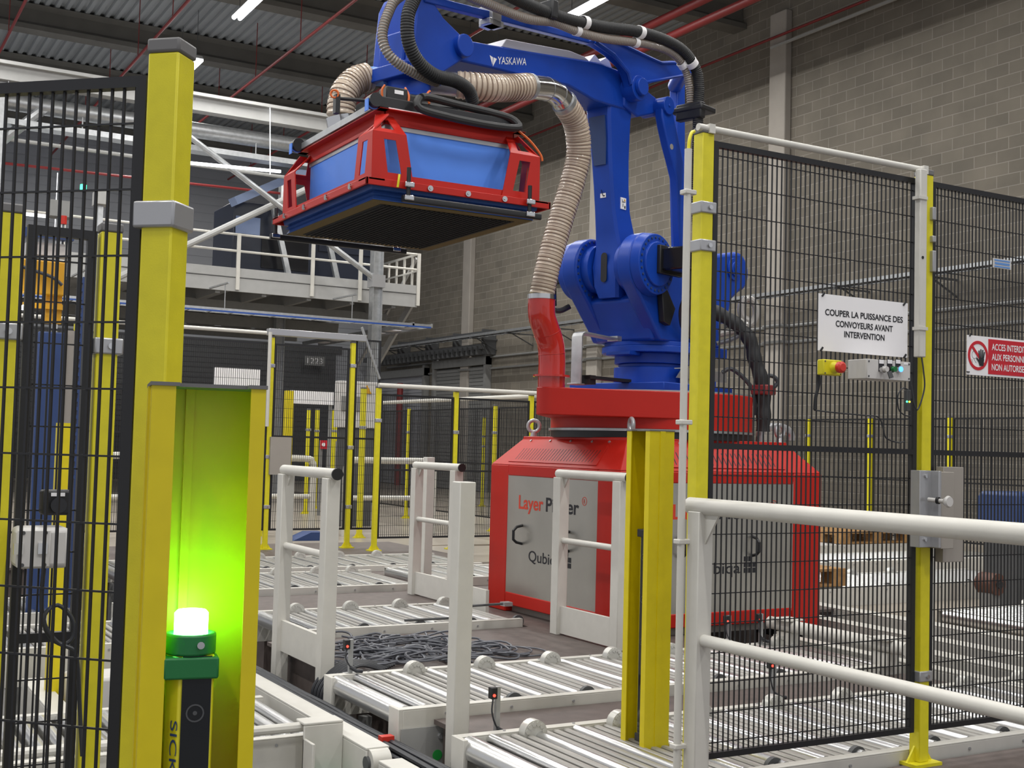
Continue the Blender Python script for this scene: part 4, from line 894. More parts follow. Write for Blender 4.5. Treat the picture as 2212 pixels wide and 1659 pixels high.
for x in (2.62, 3.66): mb = MB(); mb.box(x-0.012, x+0.012, 3.246, 3.29, 2.285, 2.3165); obj('strap', mb, 'white', t)
t = thing('cable_conduit', 'pale vertical conduit on the post beside the notice', 'conduit', (3.67, 3.235, 1.5), 0, 'pale conduits on the right fence')
p0, p1 = at(1992, 366, Y=3.232), at(1990, 772, Y=3.232)
mb = MB(); mb.box(p0.x-0.019, p0.x+0.019, 3.222, 3.25, p1.z, p0.z); obj('duct', mb, 'white', t, bevel=0.004)
for yy in (428, 710): p = at(1990, yy, Y=3.23); mb = MB(); mb.box(p.x-0.026, p.x+0.022, 3.217, 3.25, p.z-0.006, p.z+0.006); obj('strap', mb, 'white', t)
mb = MB(); p = at(1994, 556, Y=3.22); mb.cyl((p.x, 3.222, p.z), (p.x, 3.2205, p.z), 0.006, n=12); obj('hole', mb, 'black', t)
mb = MB(); mb.tube(spline([(p1.x, 3.23, p1.z), (p1.x+0.005, 3.225, p1.z-0.05), (p1.x+0.01, 3.225, p1.z-0.12), (p1.x-0.03, 3.225, p1.z-0.20), (p1.x-0.05, 3.235, p1.z-0.10)], 0.01), 0.003, 6); obj('thin_cable', mb, 'cable', t)
# white notice
SX0, SX1, SZ0, SZ1, SY = 3.129, 3.582, 1.576, 1.782, 3.262
t = thing('notice_sign', 'white rectangular notice with three lines of black French text', 'sign', ((SX0+SX1)/2, SY, SZ0))
mb = MB(); mb.box(SX0, SX1, SY-0.002, SY+0.001, SZ0, SZ1); obj('plate', mb, 'sign_white', t)
xc = (SX0+SX1)/2+0.002
for s, wd, z in (('COUPER LA PUISSANCE DES', 0.395, 1.706), ('CONVOYEURS AVANT', 0.290, 1.668), ('INTERVENTION', 0.205, 1.632)):
    lettering(s, wd, 0.0225, 'ink', t, (xc, SY-0.0022, z), (1, 0, 0), (0, 0, 1), bold=0.022, align='C', thick=0.0008)
for x, z in ((SX0+0.02, SZ1-0.004), (SX1-0.02, SZ1-0.004), (SX0+0.015, SZ0+0.004), (SX1-0.015, SZ0+0.004)):
    mb = MB(); mb.bar((x-0.006, SY-0.004, z-0.006), (x+0.006, SY-0.004, z+0.008), 0.004, 0.006); obj('cable_tie', mb, 'black', t)
# emergency stop
a, b = at(1779, 776, Y=3.205), at(1819, 812, Y=3.205); bk = at(1770, 778, Y=3.255)
t = thing('emergency_stop', 'yellow emergency stop box with red mushroom button below the notice', 'button', ((a.x+b.x)/2, 3.23, b.z))
mb = MB(); mb.box(bk.x, b.x+0.005, 3.238, 3.268, b.z+0.002, a.z); obj('back_box', mb, 'offwhite', t, bevel=0.003)
mb = MB(); mb.box(a.x, b.x, 3.205, 3.2375, b.z, a.z+0.001); obj('front_box', mb, 'yellow', t, bevel=0.004)
k = at(1818, 791, Y=3.165); kx, kz = (a.x+b.x)/2+0.006, (a.z+b.z)/2
mb = MB(); mb.cyl((kx, 3.205, kz), (kx, 3.178, kz), 0.022, 0.013, n=18); obj('button_collar', mb, 'yellow', t)
mb = MB(); mb.cyl((kx, 3.180, kz), (kx, 3.166, kz), 0.0205, n=24); mb.cyl((kx, 3.166, kz), (kx, 3.160, kz), 0.0205, 0.013, n=24); obj('mushroom_button', mb, 'estop_red', t)
for x, z in ((a.x+0.008, a.z-0.006), (b.x-0.008, a.z-0.006), (a.x+0.008, b.z+0.006), (b.x-0.008, b.z+0.006)): mb = MB(); mb.cyl((x, 3.205, z), (x, 3.2035, z), 0.003, n=8); obj('screw', mb, 'grey_dark', t)
mb = MB(); mb.tube(spline([(a.x+0.02, 3.25, b.z+0.004), (a.x+0.022, 3.25, b.z-0.03), (a.x+0.008, 3.25, b.z-0.08), (a.x+0.004, 3.25, b.z-0.125)], 0.01), 0.006, 8); obj('cable_gland', mb, 'black', t)
gx, gz = a.x+0.004, b.z-0.125
mb = MB(); mb.tube(spline([(gx, 3.252, gz), (gx+0.09, 3.252, gz-0.005), (gx+0.24, 3.252, gz-0.01), (gx+0.32, 3.252, gz-0.015), (gx+0.345, 3.252, gz-0.06), (gx+0.36, 3.252, gz-0.09), (gx+0.42, 3.252, gz-0.105), (gx+0.46, 3.252, gz-0.1)], 0.012), 0.0028, 6); single('fence_cable', mb, 'cable', 'thin black cable tied along the mesh below the emergency stop', 'cable')
# control box
BY = 3.168
a, b = at(1873, 774, Y=BY), at(1966, 824, Y=BY)
t = thing('control_box', 'grey control box with switches and a lit blue button', 'control box', ((a.x+b.x)/2, 3.21, b.z))
mb = MB(); mb.box(a.x, b.x, BY+0.003, 3.262, b.z, a.z-0.001); obj('enclosure', mb, 'offwhite', t, bevel=0.003)
mb = MB(); mb.box(a.x+0.001, b.x-0.001, BY-0.001, BY+0.0028, b.z+0.001, a.z-0.002); obj('lid', mb, 'offwhite', t, bevel=0.001)
for x, z in ((a.x+0.008, a.z-0.010), (a.x+0.008, b.z+0.009), (b.x-0.008, a.z-0.010), (b.x-0.008, b.z+0.009)): mb = MB(); mb.cyl((x, BY-0.001, z), (x, BY-0.0025, z), 0.0035, n=10); obj('lid_screw', mb, 'grey_dark', t)
for i, pxx in enumerate((1903, 1921, 1939)):
    x = at(pxx, 790, Y=BY).x; z1_, z2_ = at(pxx, 776, Y=BY).z, at(pxx, 803, Y=BY).z; zb_ = at(pxx, 798, Y=BY).z
    mb = MB(); mb.box(x-0.0135, x+0.0135, BY-0.0022, BY-0.001, z2_, z1_); leg = obj('legend_plate', mb, 'ink', t)
    mb = MB(); mb.box(x-0.0115, x+0.0115, BY-0.0032, BY-0.0022, z1_-0.016, z1_-0.002); obj('legend_label', mb, 'sign_white', leg)
    mb = MB(); mb.cyl((x, BY-0.001, zb_), (x, BY-0.016, zb_), 0.0125, n=18); b_ = obj('push_button' if i == 2 else 'selector_switch', mb, 'chrome' if i != 1 else 'black', t)
    mb = MB(); mb.cyl((x, BY-0.016, zb_), (x, BY-0.018 if i == 2 else BY-0.030, zb_), 0.0098, n=18); obj('button_lens', mb, ('offwhite', 'collar_green', 'led_blue')[i], b_)
x = at(1923, 812, Y=BY-0.03).x; z = at(1923, 812, Y=BY-0.03).z
mb = MB(); mb.bar((x-0.005, BY-0.03, z+0.016), (x+0.002, BY-0.034, z-0.008), 0.020, 0.004, (0, 1, 0)); obj('key', mb, 'grey_dark', t)
mb = MB(); mb.box(b.x-0.035, b.x-0.015, BY-0.002, BY-0.001, a.z-0.012, a.z-0.005); obj('small_label', mb, 'sign_white', t)
# prohibition sign
PX0, PZ0, PZ1 = 3.911, 1.530, 1.685
t = thing('prohibition_sign', 'red and white no entry sign with a hand, cut by the right edge', 'sign', (4.1, SY, PZ0))
mb = MB(); mb.box(PX0, 4.36, SY-0.003, SY, PZ0, PZ1); obj('plate', mb, 'sign_white', t)
zc = (PZ0+PZ1)/2; pcx = PX0+0.062
mb = MB(); mb.box(PX0+0.122, 4.355, SY-0.0045, SY-0.003, PZ0+0.008, PZ1-0.008); obj('red_field', mb, 'sign_red', t)
for s, wd, z in (('ACCES INTERDIT', 0.205, zc+0.027), ('AUX PERSONNES', 0.215, zc-0.013), ('NON AUTORISEES', 0.220, zc-0.053)):
    lettering(s, wd, 0.026, 'sign_white', t, (PX0+0.140, SY-0.0047, z), (1, 0, 0), (0, 0, 1), bold=0.015, thick=0.0008)
mb = MB(); mb.ring((pcx, SY-0.003, zc), (0, -1, 0), 0.046, 0.058, 0.0015, 40); mb.bar((pcx-0.036, SY-0.0039, zc+0.036), (pcx+0.036, SY-0.0039, zc-0.036), 0.0018, 0.011, (1, 0, 1)); obj('prohibition_ring', mb, 'sign_red', t)
mb = MB(); hx, hz = pcx+0.018, zc-0.018
mb.prism([(hx-0.016, hz-0.004), (hx-0.010, hz-0.022), (hx+0.012, hz-0.022), (hx+0.016, hz+0.004), (hx+0.012, hz+0.012), (hx-0.012, hz+0.010)], SY-0.0052, SY-0.0049, 'xz')
for dx, l, lean in ((-0.011, 0.030, -0.10), (-0.003, 0.036, 0.0), (0.005, 0.034, 0.10), (0.012, 0.026, 0.22)): mb.bar((hx+dx, SY-0.0051, hz+0.008), (hx+dx+lean*l, SY-0.0051, hz+0.008+l), 0.0003, 0.006, (1, 0, 0))
mb.bar((hx-0.012, SY-0.0051, hz-0.006), (hx-0.028, SY-0.0051, hz+0.008), 0.0003, 0.007, (1, 0, 1)); obj('hand_symbol', mb, 'ink', t)
mb = MB(); mb.ring((pcx-0.020, SY-0.003, zc+0.002), (0, -1, 0), 0.014, 0.0155, 0.0004, 20)
for x0_, z0_, x1_, z1_ in ((-0.036, -0.016, -0.03, -0.03), (-0.024, -0.014, -0.01, -0.03)): mb.bar((pcx+x0_, SY-0.0033, zc+z0_), (pcx+x1_, SY-0.0033, zc+z1_), 0.0004, 0.0015, (1, 0, 0))
obj('face_symbol', mb, 'cable_grey', t)
mb = MB(); mb.bar((PX0+0.012, SY-0.005, PZ1-0.004), (PX0+0.018, SY-0.005, PZ1+0.006), 0.003, 0.006); mb.bar((PX0-0.004, SY-0.005, PZ0+0.01), (PX0+0.012, SY-0.005, PZ0+0.01), 0.003, 0.004); obj('cable_tie', mb, 'black', t)
# blue sticker on the door panel
t = thing('maker_plate', 'small pale plate with blue print high on the mesh door', 'sign', (4.114, SY, 1.965)); mb = MB(); mb.box(4.060, 4.168, SY-0.002, SY, 1.965, 2.003); obj('plate', mb, 'offwhite', t)
mb = MB(); mb.box(4.068, 4.160, SY-0.003, SY-0.002, 1.993, 1.999); mb.box(4.068, 4.160, SY-0.003, SY-0.002, 1.968, 1.974); mb.box(4.070, 4.158, SY-0.003, SY-0.002, 1.979, 1.988); obj('blue_print', mb, 'sign_blue', t)
# door lock
a = at(1985, 1016, Y=3.21); b = at(2092, 1180, Y=3.21)
t = thing('door_lock', 'grey metal door lock box with round white knob on the right door post', 'lock', ((a.x+b.x)/2, 3.2, b.z))
mb = MB(); mb.box(a.x, a.x+0.075, 3.205, 3.25, b.z, a.z); mb.box(a.x+0.062, a.x+0.076, 3.17, 3.25, b.z, a.z); obj('lock_plate', mb, 'clamp', t, bevel=0.002)
mb = MB(); mb.box(a.x+0.080, a.x+0.15, 3.175, 3.262, b.z-0.004, a.z-0.004); mb.box(a.x+0.15, a.x+0.262, 3.225, 3.262, b.z-0.06, a.z+0.015); obj('bolt_housing', mb, 'column', t, bevel=0.002)
k = at(2052, 1084, Y=3.10); mb = MB(); mb.cyl((k.x-0.01, 3.19, k.z+0.004), (k.x, 3.12, k.z), 0.008, n=12); mb.cyl((k.x, 3.122, k.z), (k.x, 3.108, k.z), 0.014, 0.022, n=20); mb.cyl((k.x, 3.108, k.z), (k.x, 3.100, k.z), 0.022, 0.018, n=20); obj('knob', mb, 'offwhite', t)
mb = MB(); mb.cyl((k.x-0.006, 3.155, k.z+0.002), (k.x-0.004, 3.145, k.z+0.002), 0.013, n=14); obj('knob_ring', mb, 'black', t)
for z in (a.z-0.02, b.z+0.03): mb = MB(); mb.cyl((a.x+0.03, 3.205, z), (a.x+0.03, 3.198, z), 0.008, n=12); obj('lock_screw', mb, 'chrome', t)
# hinges and safety switch on the post
t = door
for y0_, y1_ in ((448, 476), (510, 524), (542, 588)): p, q_ = at(2012, y0_, Y=3.255), at(2012, y1_, Y=3.255); mb = MB(); mb.box(p.x-0.008, p.x+0.012, 3.24, 3.268, q_.z, p.z); obj('hinge_plate', mb, 'clamp', t, bevel=0.003)
p = at(1962, 868, Y=3.25); t = thing('safety_switch', 'small sensor with green and yellow lights on the fence post', 'sensor', (p.x, 3.245, p.z-0.03))
mb = MB(); mb.box(p.x-0.012, p.x+0.008, 3.245, 3.262, p.z-0.035, p.z+0.045); obj('body', mb, 'grey_dark', t, bevel=0.002)
for dx, m_ in ((-0.014, 'led_green'), (0.0, 'led_yellow')): mb = MB(); mb.cyl((p.x+dx, 3.245, p.z), (p.x+dx, 3.242, p.z), 0.0035, n=8); obj('led', mb, m_, t)
mb = MB(); mb.tube(spline([(p.x, 3.25, p.z+0.045), (p.x-0.03, 3.25, p.z+0.05), (p.x-0.055, 3.25, p.z+0.02), (p.x-0.05, 3.25, p.z-0.03), (p.x-0.02, 3.25, p.z-0.05), (p.x+0.02, 3.25, p.z-0.055)], 0.008), 0.0025, 6); obj('switch_cable', mb, 'cable', t)

# ================================================================ lift machine behind the left gate
LY = 9.0
def lb(x0, y0, x1, y1, Y, d):
    a = at(x0, y0, Y=Y); b = at(x1, y1, Y=Y); return a.x, b.x, Y, Y+d, b.z, a.z
t = thing('lift_machine', 'lifting machine with blue mast and orange carriage behind the left gate', 'machine', (at(105, 900, Y=LY).x, LY, -0.02))
mb = MB(); x0, x1, y0, y1, z0, z1 = lb(84, 715, 126, 1180, LY, 0.05); mb.box(x0, x1, y0, y1, -0.44, z1); obj('mast', mb, 'mast_blue', t, bevel=0.01)
mb = MB(); mb.box(x1, x1+0.05, y0+0.02, y1+0.03, -0.44, z1+0.02); obj('mast_rail', mb, 'column', t)
mb = MB(); x0, x1, y0, y1, z0, z1 = lb(30, 556, 140, 640, LY-0.05, 0.045); mb.box(x0, x1, y0, y1, z0, z1); obj('carriage', mb, 'orange', t, bevel=0.01)
mb = MB(); x0, x1, y0, y1, z0, z1 = lb(50, 652, 140, 670, LY-0.03, 0.04); mb.box(x0, x1, y0, y1, z0, z1); x0, x1, y0, y1, z0, z1 = lb(100, 636, 132, 700, LY-0.0, 0.05); mb.box(x0, x1, y0, y1, z0, z1); obj('carriage_arm', mb, 'orange', t)
mb = MB(); x0, x1, y0, y1, z0, z1 = lb(55, 490, 160, 520, LY, 0.10); mb.box(x0, x1, y0, y1, z0, z1); obj('drive_head', mb, 'mast_blue', t)
mb = MB(); x0, x1, y0, y1, z0, z1 = lb(60, 520, 150, 556, LY+0.05, 0.15); mb.box(x0, x1, y0, y1, z0, z1); obj('head_plate', mb, 'offwhite', t)
mb = MB(); mb.tube(spline([at(35, 572, Y=LY-0.08), at(75, 585, Y=LY-0.08), at(115, 600, Y=LY-0.08), at(138, 620, Y=LY-0.08)], 0.03), 0.012, 8); obj('hose', mb, 'cable', t)
mb = MB(); x0, x1, y0, y1, z0, z1 = lb(180, 598, 187, 700, LY, 0.05); mb.box(x0, x1, y0, y1, -0.44, z1)
for k in range(24): mb.box(x0-0.03, x0, y0, y1, z1-0.02-k*0.06, z1-0.045-k*0.06)
obj('drag_chain', mb, 'mast_blue', t)
c = at(143, 471, Y=LY); t = thing('beacon_lamp', 'small red beacon on top of the lift machine', 'lamp', (c.x, LY, c.z-0.1)); mb = MB(); mb.cyl((c.x, LY+0.1, c.z-0.03), (c.x, LY+0.1, c.z+0.03), 0.022, n=14); obj('lens', mb, 'estop_red', t); mb = MB(); mb.cyl((c.x, LY+0.1, at(105, 500, Y=LY).z-0.1), (c.x, LY+0.1, c.z-0.03), 0.008, n=8); obj('stem', mb, 'grey_mid', t)
c = at(54, 662, Y=LY-0.2); mb = MB(); mb.cyl((c.x, LY-0.2, c.z), (c.x, LY-0.19, c.z), 0.014, n=14); mb.box(c.x-0.012, c.x+0.03, LY-0.19, LY-0.06, c.z-0.012, c.z+0.012); single('status_light', mb, 'tube', 'small bright white light left of the orange carriage', 'lamp')
c = at(180, 404, Y=MY-0.3); t = thing('exit_light', 'small glowing green light up behind the left mesh', 'lamp', (c.x, MY-0.3, c.z)); mb = MB(); mb.cyl((c.x, MY-0.3, c.z-0.05), (c.x, MY-0.3, c.z+0.04), 0.055, n=14); obj('lens', mb, 'led_green', t); mb = MB(); mb.cyl((c.x, MY-0.3, c.z+0.04), (c.x, MY-0.3, 6.3), 0.01, n=6); obj('cord', mb, 'grey_dark', t)
for (x0_, x1_, z_, lab) in ((-3.0, 4.2, 5.75, 'lit lamp strip behind the left mesh, upper one'), (1.2, 4.6, 5.35, 'lit lamp strip behind the left mesh, lower one')):
    mb = MB(); mb.box(x0_, x1_, MY+4.0, MY+4.08, z_, z_+0.07)
    for x in (x0_+0.3, x1_-0.3): mb.cyl((x, MY+4.02, z_+0.06), (x, MY+4.0, 6.72), 0.008, n=5)
    single('light_strip', mb, 'lamp_strip', lab, 'lamp', 'lit lamp strips in the back')
for (px0, px1, py0, py1, yy, lab, m_) in ((110, 155, 430, 470, 20.0, 'small grey motor on the upper frame behind the left mesh', 'grey_mid'), (208, 235, 410, 442, 20.0, 'grey connection box on a pole behind the left mesh', 'grey_paint')):
    x0, x1, y0, y1, z0, z1 = lb(px0, py0, px1, py1, yy, 0.3); t = thing('equipment_box', lab, 'box', ((x0+x1)/2, yy, 0)); mb = MB(); mb.box(x0, x1, y0, y1, z0, z1); obj('case', mb, m_, t); mb = MB(); mb.box((x0+x1)/2-0.04, (x0+x1)/2+0.04, yy+0.1, yy+0.2, 0.0, z0); obj('pole', mb, 'galv', t)
x0, x1, y0, y1, z0, z1 = lb(135, 1, 165, 1, 10.5, 0.3); c = at(150, 914, Y=6.4)
mb = MB(); mb.box(c.x-0.05, c.x+0.03, 6.4, 6.48, -0.1, c.z); mb.box(c.x-0.06, c.x+0.04, 6.39, 6.49, -0.45, -0.1); single('yellow_light_column', mb, 'yellow_dark', 'narrow yellow column behind the left gate, right of the blue mast', 'column')
# ================================================================ red robot pedestal
RB = Vector((5.12, 6.97, 0)); X0, X1, Y0, Y1 = 4.30, 5.95, 6.15, 7.78; ZS, ZT, IN = 1.075, 1.262, 0.165
pd = thing('robot_pedestal', 'red square robot base with steel panels and lettering', 'pedestal', (RB.x, RB.y, DECK))
mb = MB()
mb.box(X0+0.06, X1-0.06, Y0+0.06, Y1-0.06, DECK, ZS)
obj('plinth', mb, 'column', pd)
mb = MB(); c_ = 0.25
for x0, x1 in ((X0, X0+c_), (X1-c_, X1)):
    for y0, y1 in ((Y0, Y0+c_), (Y1-c_, Y1)): mb.box(x0, x1, y0, y1, DECK, ZS)
for z0, z1 in ((0.10, 0.19), (1.0, ZS)):
    mb.box(X0, X0+0.05, Y0+c_, Y1-c_, z0, z1); mb.box(X1-0.05, X1, Y0+c_, Y1-c_, z0, z1); mb.box(X0+c_, X1-c_, Y0, Y0+0.05, z0, z1); mb.box(X0+c_, X1-c_, Y1-0.05, Y1, z0, z1)
obj('frame', mb, 'red', pd, bevel=0.008)
mb = MB(); lo = [(X0, Y0, ZS), (X1, Y0, ZS), (X1, Y1, ZS), (X0, Y1, ZS)]; hi = [(X0+IN, Y0+IN, ZT), (X1-IN, Y0+IN, ZT), (X1-IN, Y1-IN, ZT), (X0+IN, Y1-IN, ZT)]
hi2 = [(p[0], p[1], ZT+0.018) for p in hi]
mb.loft([lo, hi, hi2]); obj('hood', mb, 'red', pd, bevel=0.006)
def slope_pt(face, u, v, off):
    """point on the sloping hood: u metres along the face, v 0..1 up the slope, off outwards"""
    k = Vector((-ZT+ZS, 0, -IN)).normalized() if face == 'L' else Vector((0, -ZT+ZS, -IN)).normalized()
    if face == 'L': return Vector((X0+IN*v, Y1-u, ZS+(ZT-ZS)*v)) + Vector((-(ZT-ZS), 0, IN)).normalized()*off
    return Vector((X0+u, Y0+IN*v, ZS+(ZT-ZS)*v)) + Vector((0, -(ZT-ZS), IN)).normalized()*off
for f in ('L', 'R'):
    mb = MB(); q = [(0.22, 0.12), (1.34, 0.12), (1.30, 0.80), (0.27, 0.80)]
    mb.add([slope_pt(f, u, v, o) for o in (0.001, 0.006) for u, v in q], [(0, 1, 2, 3), (7, 6, 5, 4)]+[(i, 4+i, 4+(i+1) % 4, (i+1) % 4) for i in range(4)])
    vp = obj('vent_panel', mb, 'red', pd)
    mb = MB()
    for k in range(27):
        u = 0.295+k*0.037
        mb.add([slope_pt(f, u_, v_, 0.0066) for u_, v_ in ((u, 0.20), (u+0.007, 0.20), (u+0.013, 0.62), (u+0.006, 0.62))], [(0, 1, 2, 3)])
        mb.add([slope_pt(f, u_, v_, 0.0060) for u_, v_ in ((u, 0.20), (u+0.007, 0.20), (u+0.013, 0.62), (u+0.006, 0.62))], [(0, 1, 2, 3)])
    obj('vent_slots', mb, 'ink', vp)
    mb = MB()
    for u in (0.30, 0.56, 0.82, 1.08, 1.28): p = slope_pt(f, u, 0.93, 0.0); n = slope_pt(f, u, 0.93, 0.006); mb.cyl(p, n, 0.009, n=10)
    obj('hood_screws', mb, 'clamp', pd)
mb = MB(); mb.box(X0+0.004, X0+0.04, Y0+c_-0.02, Y1-c_+0.02, 0.17, 1.02); pl = obj('steel_panel', mb, 'steel_panel', pd)
mb = MB(); mb.box(X0+c_-0.02, X1-c_+0.02, Y0+0.004, Y0+0.04, 0.17, 1.02); pr = obj('steel_panel', mb, 'steel_panel', pd)
# lettering on both panels: (origin along the face from its left edge)
def face_text(face, s, u, z, wd, h, m, bold=0.0, par=None):
    if face == 'L': lettering(s, wd, h, m, par, (X0+0.004, Y1-u, z), (0, -1, 0), (0, 0, 1), bold=bold, thick=0.001)
    else: lettering(s, wd, h, m, par, (X0+u, Y0+0.004, z), (1, 0, 0), (0, 0, 1), bold=bold, thick=0.001)
def face_box(face, mb, u0, u1, z0, z1, d=0.0015):
    if face == 'L': mb.box(X0+0.004-d, X0+0.0045, Y1-u1, Y1-u0, z0, z1)
    else: mb.box(X0+u0, X0+u1, Y0+0.004-d, Y0+0.0045, z0, z1)
for f, par in (('L', pl), ('R', pr)):
    face_text(f, 'Layer', 0.405, 0.778, 0.325, 0.094, 'logo_red', 0.02, par)
    face_text(f, 'Picker', 0.765, 0.778, 0.405, 0.094, 'ink', 0.02, par)
    face_text(f, 'R', 1.222, 0.853, 0.020, 0.030, 'logo_red', 0.0, par)
    mb = MB()
    if f == 'L': mb.ring((X0+0.004, Y1-1.232, 0.868), (-1, 0, 0), 0.024, 0.028, 0.0012, 24)
    else: mb.ring((X0+1.232, Y0+0.004, 0.868), (0, -1, 0), 0.024, 0.028, 0.0012, 24)
    obj('registered_ring', mb, 'logo_red', par)
    face_text(f, 'Qubiqa', 0.555, 0.428, 0.400, 0.075, 'ink', 0.006, par)
    mb = MB(); u0, z0 = 0.985, 0.428
    for i, j in ((0, 0), (1, 0), (2, 0), (0, 1), (1, 1), (2, 1), (0, 2), (1, 2)): face_box(f, mb, u0+i*0.037, u0+i*0.037+0.032, z0+j*0.037, z0+j*0.037+0.032)
    obj('logo_squares', mb, 'ink', par)
    for u, tilt in ((0.46, 0.0), (1.05, 0.05)):
        pts = [(0, 0.0), (0.045, 0.01), (0.07, 0.03), (0.07, 0.09), (0.045, 0.115), (0.0, 0.125)]
        mb = MB()
        if f == 'L': P = [(X0+0.004-d_, Y1-u-tilt*0.2, 0.538+z_) for d_, z_ in pts]
        else: P = [(X0+u, Y0+0.004-d_, 0.538+z_) for d_, z_ in pts]
        mb.tube(P, 0.010, 10); obj('handle', mb, 'black', par)
for x, y, a in ((4.58, 7.66, 0.5), (4.50, 6.33, 1.25), (5.78, 6.38, 0.2), (5.78, 7.6, 0.4)):
    mb = MB(); ax = (math.cos(a), math.sin(a), 0); mb.cyl((x, y, ZT+0.018), (x, y, ZT+0.05), 0.028, 0.020, n=14); mb.torus((x, y, ZT+0.095), (-math.sin(a), math.cos(a), 0) if a != 0.5 else (0.55, 0.83, 0), 0.042, 0.014, 28, 10); obj('eye_bolt', mb, 'clamp', pd)
mb = MB(); mb.cyl((RB.x, RB.y, ZT+0.016), (RB.x, RB.y, ZT+0.062), 0.70, n=64); obj('bearing_ring', mb, 'black', pd)
mb = MB(); mb.cyl((RB.x, RB.y, ZT+0.062), (RB.x, RB.y, ZT+0.078), 0.715, n=64); obj('steel_ring', mb, 'galv', pd)

# ================================================================ frame of the robot arm: local x = reach s, y = towards the camera t, z up
RZ = math.atan2(-0.31247559, -0.94992579)
RD = Vector((-0.94992579, -0.31247559, 0)); RN = Vector((0.31247559, -0.94992579, 0))
def L_(x, y, t):
    """photo pixel -> (s, t, z) on the vertical plane of the arm shifted by t"""
    d = ray(x, y); k = ((RB+RN*t-CP).dot(RN))/d.dot(RN); P = CP+d*k
    return Vector(((P-RB).dot(RD), t, P.z))
# ---- red suction duct turning with the robot
du = thing('suction_duct', 'red suction duct drum with red elbow and beige spiral hose', 'duct', (RB.x, RB.y, 1.34), RZ)
def hull(r0, c1, r1, n=40):
    a = math.acos((r0-r1)/c1); pts = [(r0*math.cos(t), r0*math.sin(t)) for t in (a+(2*PI-2*a)*k/n for k in range(n+1))]
    return pts + [(c1+r1*math.cos(t), r1*math.sin(t)) for t in (-a+2*a*k/14 for k in range(15))]
dz = 1.34
def loc(v): return [(p[0], p[1], p[2]-dz) for p in v]
def lo_obj(name, mb, m, par, bevel=0.0, dzz=dz): mb.v = [(p[0], p[1], p[2]-dzz) for p in mb.v]; return obj(name, mb, m, par, local=True, bevel=bevel)
mb = MB(); mb.cyl((0, 0, 1.342), (0, 0, 1.43), 0.70, n=64); lo_obj('drum', mb, 'red', du)
mb = MB(); mb.prism(hull(0.70, 1.095, 0.088), 1.41, 1.585, 'xy'); lo_obj('plenum', mb, 'red', du, bevel=0.006)
mb = MB(); mb.ring((0, 0, 1.585), (0, 0, 1), 0.64, 0.695, 0.010, 64); lo_obj('rim', mb, 'galv', du)
mb = MB(); mb.cyl((1.09, 0, 1.58), (1.09, 0, 1.66), 0.088, n=28); mb.cyl((1.09, 0, 1.652), (1.09, 0, 1.664), 0.118, n=32); mb.tube(spline([(1.09, 0, 1.66), (1.09, 0, 1.76), (1.105, 0.0, 1.86), (1.155, 0, 1.95), (1.195, 0, 2.02), (1.205, 0, 2.08), (1.205, 0, 2.155)], 0.02), 0.0865, 28); lo_obj('elbow_pipe', mb, 'red_gloss', du)
mb = MB()
for z, s_ in ((1.80, 1.093), (1.93, 1.143)): mb.torus((s_, 0, z), (0.15 if z < 1.9 else 0.5, 0, 1), 0.0868, 0.0022, 32, 6)
lo_obj('weld_seam', mb, 'red', du)
mb = MB(); mb.cyl((1.205, 0, 2.135), (1.205, 0, 2.165), 0.0905, n=32); lo_obj('hose_clamp', mb, 'chrome', du)
HP = [Vector((1.205, 0, 2.165)), L_(1186, 565, 0.03), L_(1213, 470, 0.06), L_(1236, 395, 0.09), L_(1250, 330, 0.12), L_(1243, 265, 0.15), L_(1218, 222, 0.17)]
HP = [Vector(p) for p in HP]
mb = corrugated(HP, 0.078, 0.03, 0.03, 20); lo_obj('spiral_hose', mb, 'hose_beige', du)
mb = coil(HP, 0.0790, 0.0225, 0.0030); lo_obj('hose_wire', mb, 'hose_wire', du)
EP = [L_(1222, 226, 0.17), L_(1205, 205, 0.18), L_(1180, 192, 0.19), L_(1138, 187, 0.20)]
mb = MB(); mb.tube(spline(EP, 0.02), 0.072, 24); lo_obj('metal_elbow', mb, 'chrome', du)
mb = MB()
for p, q_ in ((EP[0], EP[1]), (EP[3], EP[2])): a = (q_-p).normalized(); mb.cyl(p+a*0.0, p+a*0.03, 0.081, n=28)
for p, q_ in ((EP[1], EP[2]), (EP[2], EP[3])): a = (q_-p).normalized(); mb.cyl(p, p+a*0.004, 0.0735, n=24)
lo_obj('pipe_clamp', mb, 'galv', du)
H2 = [L_(1142, 187, 0.20), L_(1100, 190, 0.20), L_(1060, 190, 0.20), L_(1020, 186, 0.16), L_(985, 183, 0.10)]
mb = corrugated(H2, 0.078, 0.03, 0.03, 20); lo_obj('spiral_hose', mb, 'hose_beige', du)
mb = coil(H2, 0.0790, 0.027, 0.0036); lo_obj('hose_wire', mb, 'hose_wire', du)

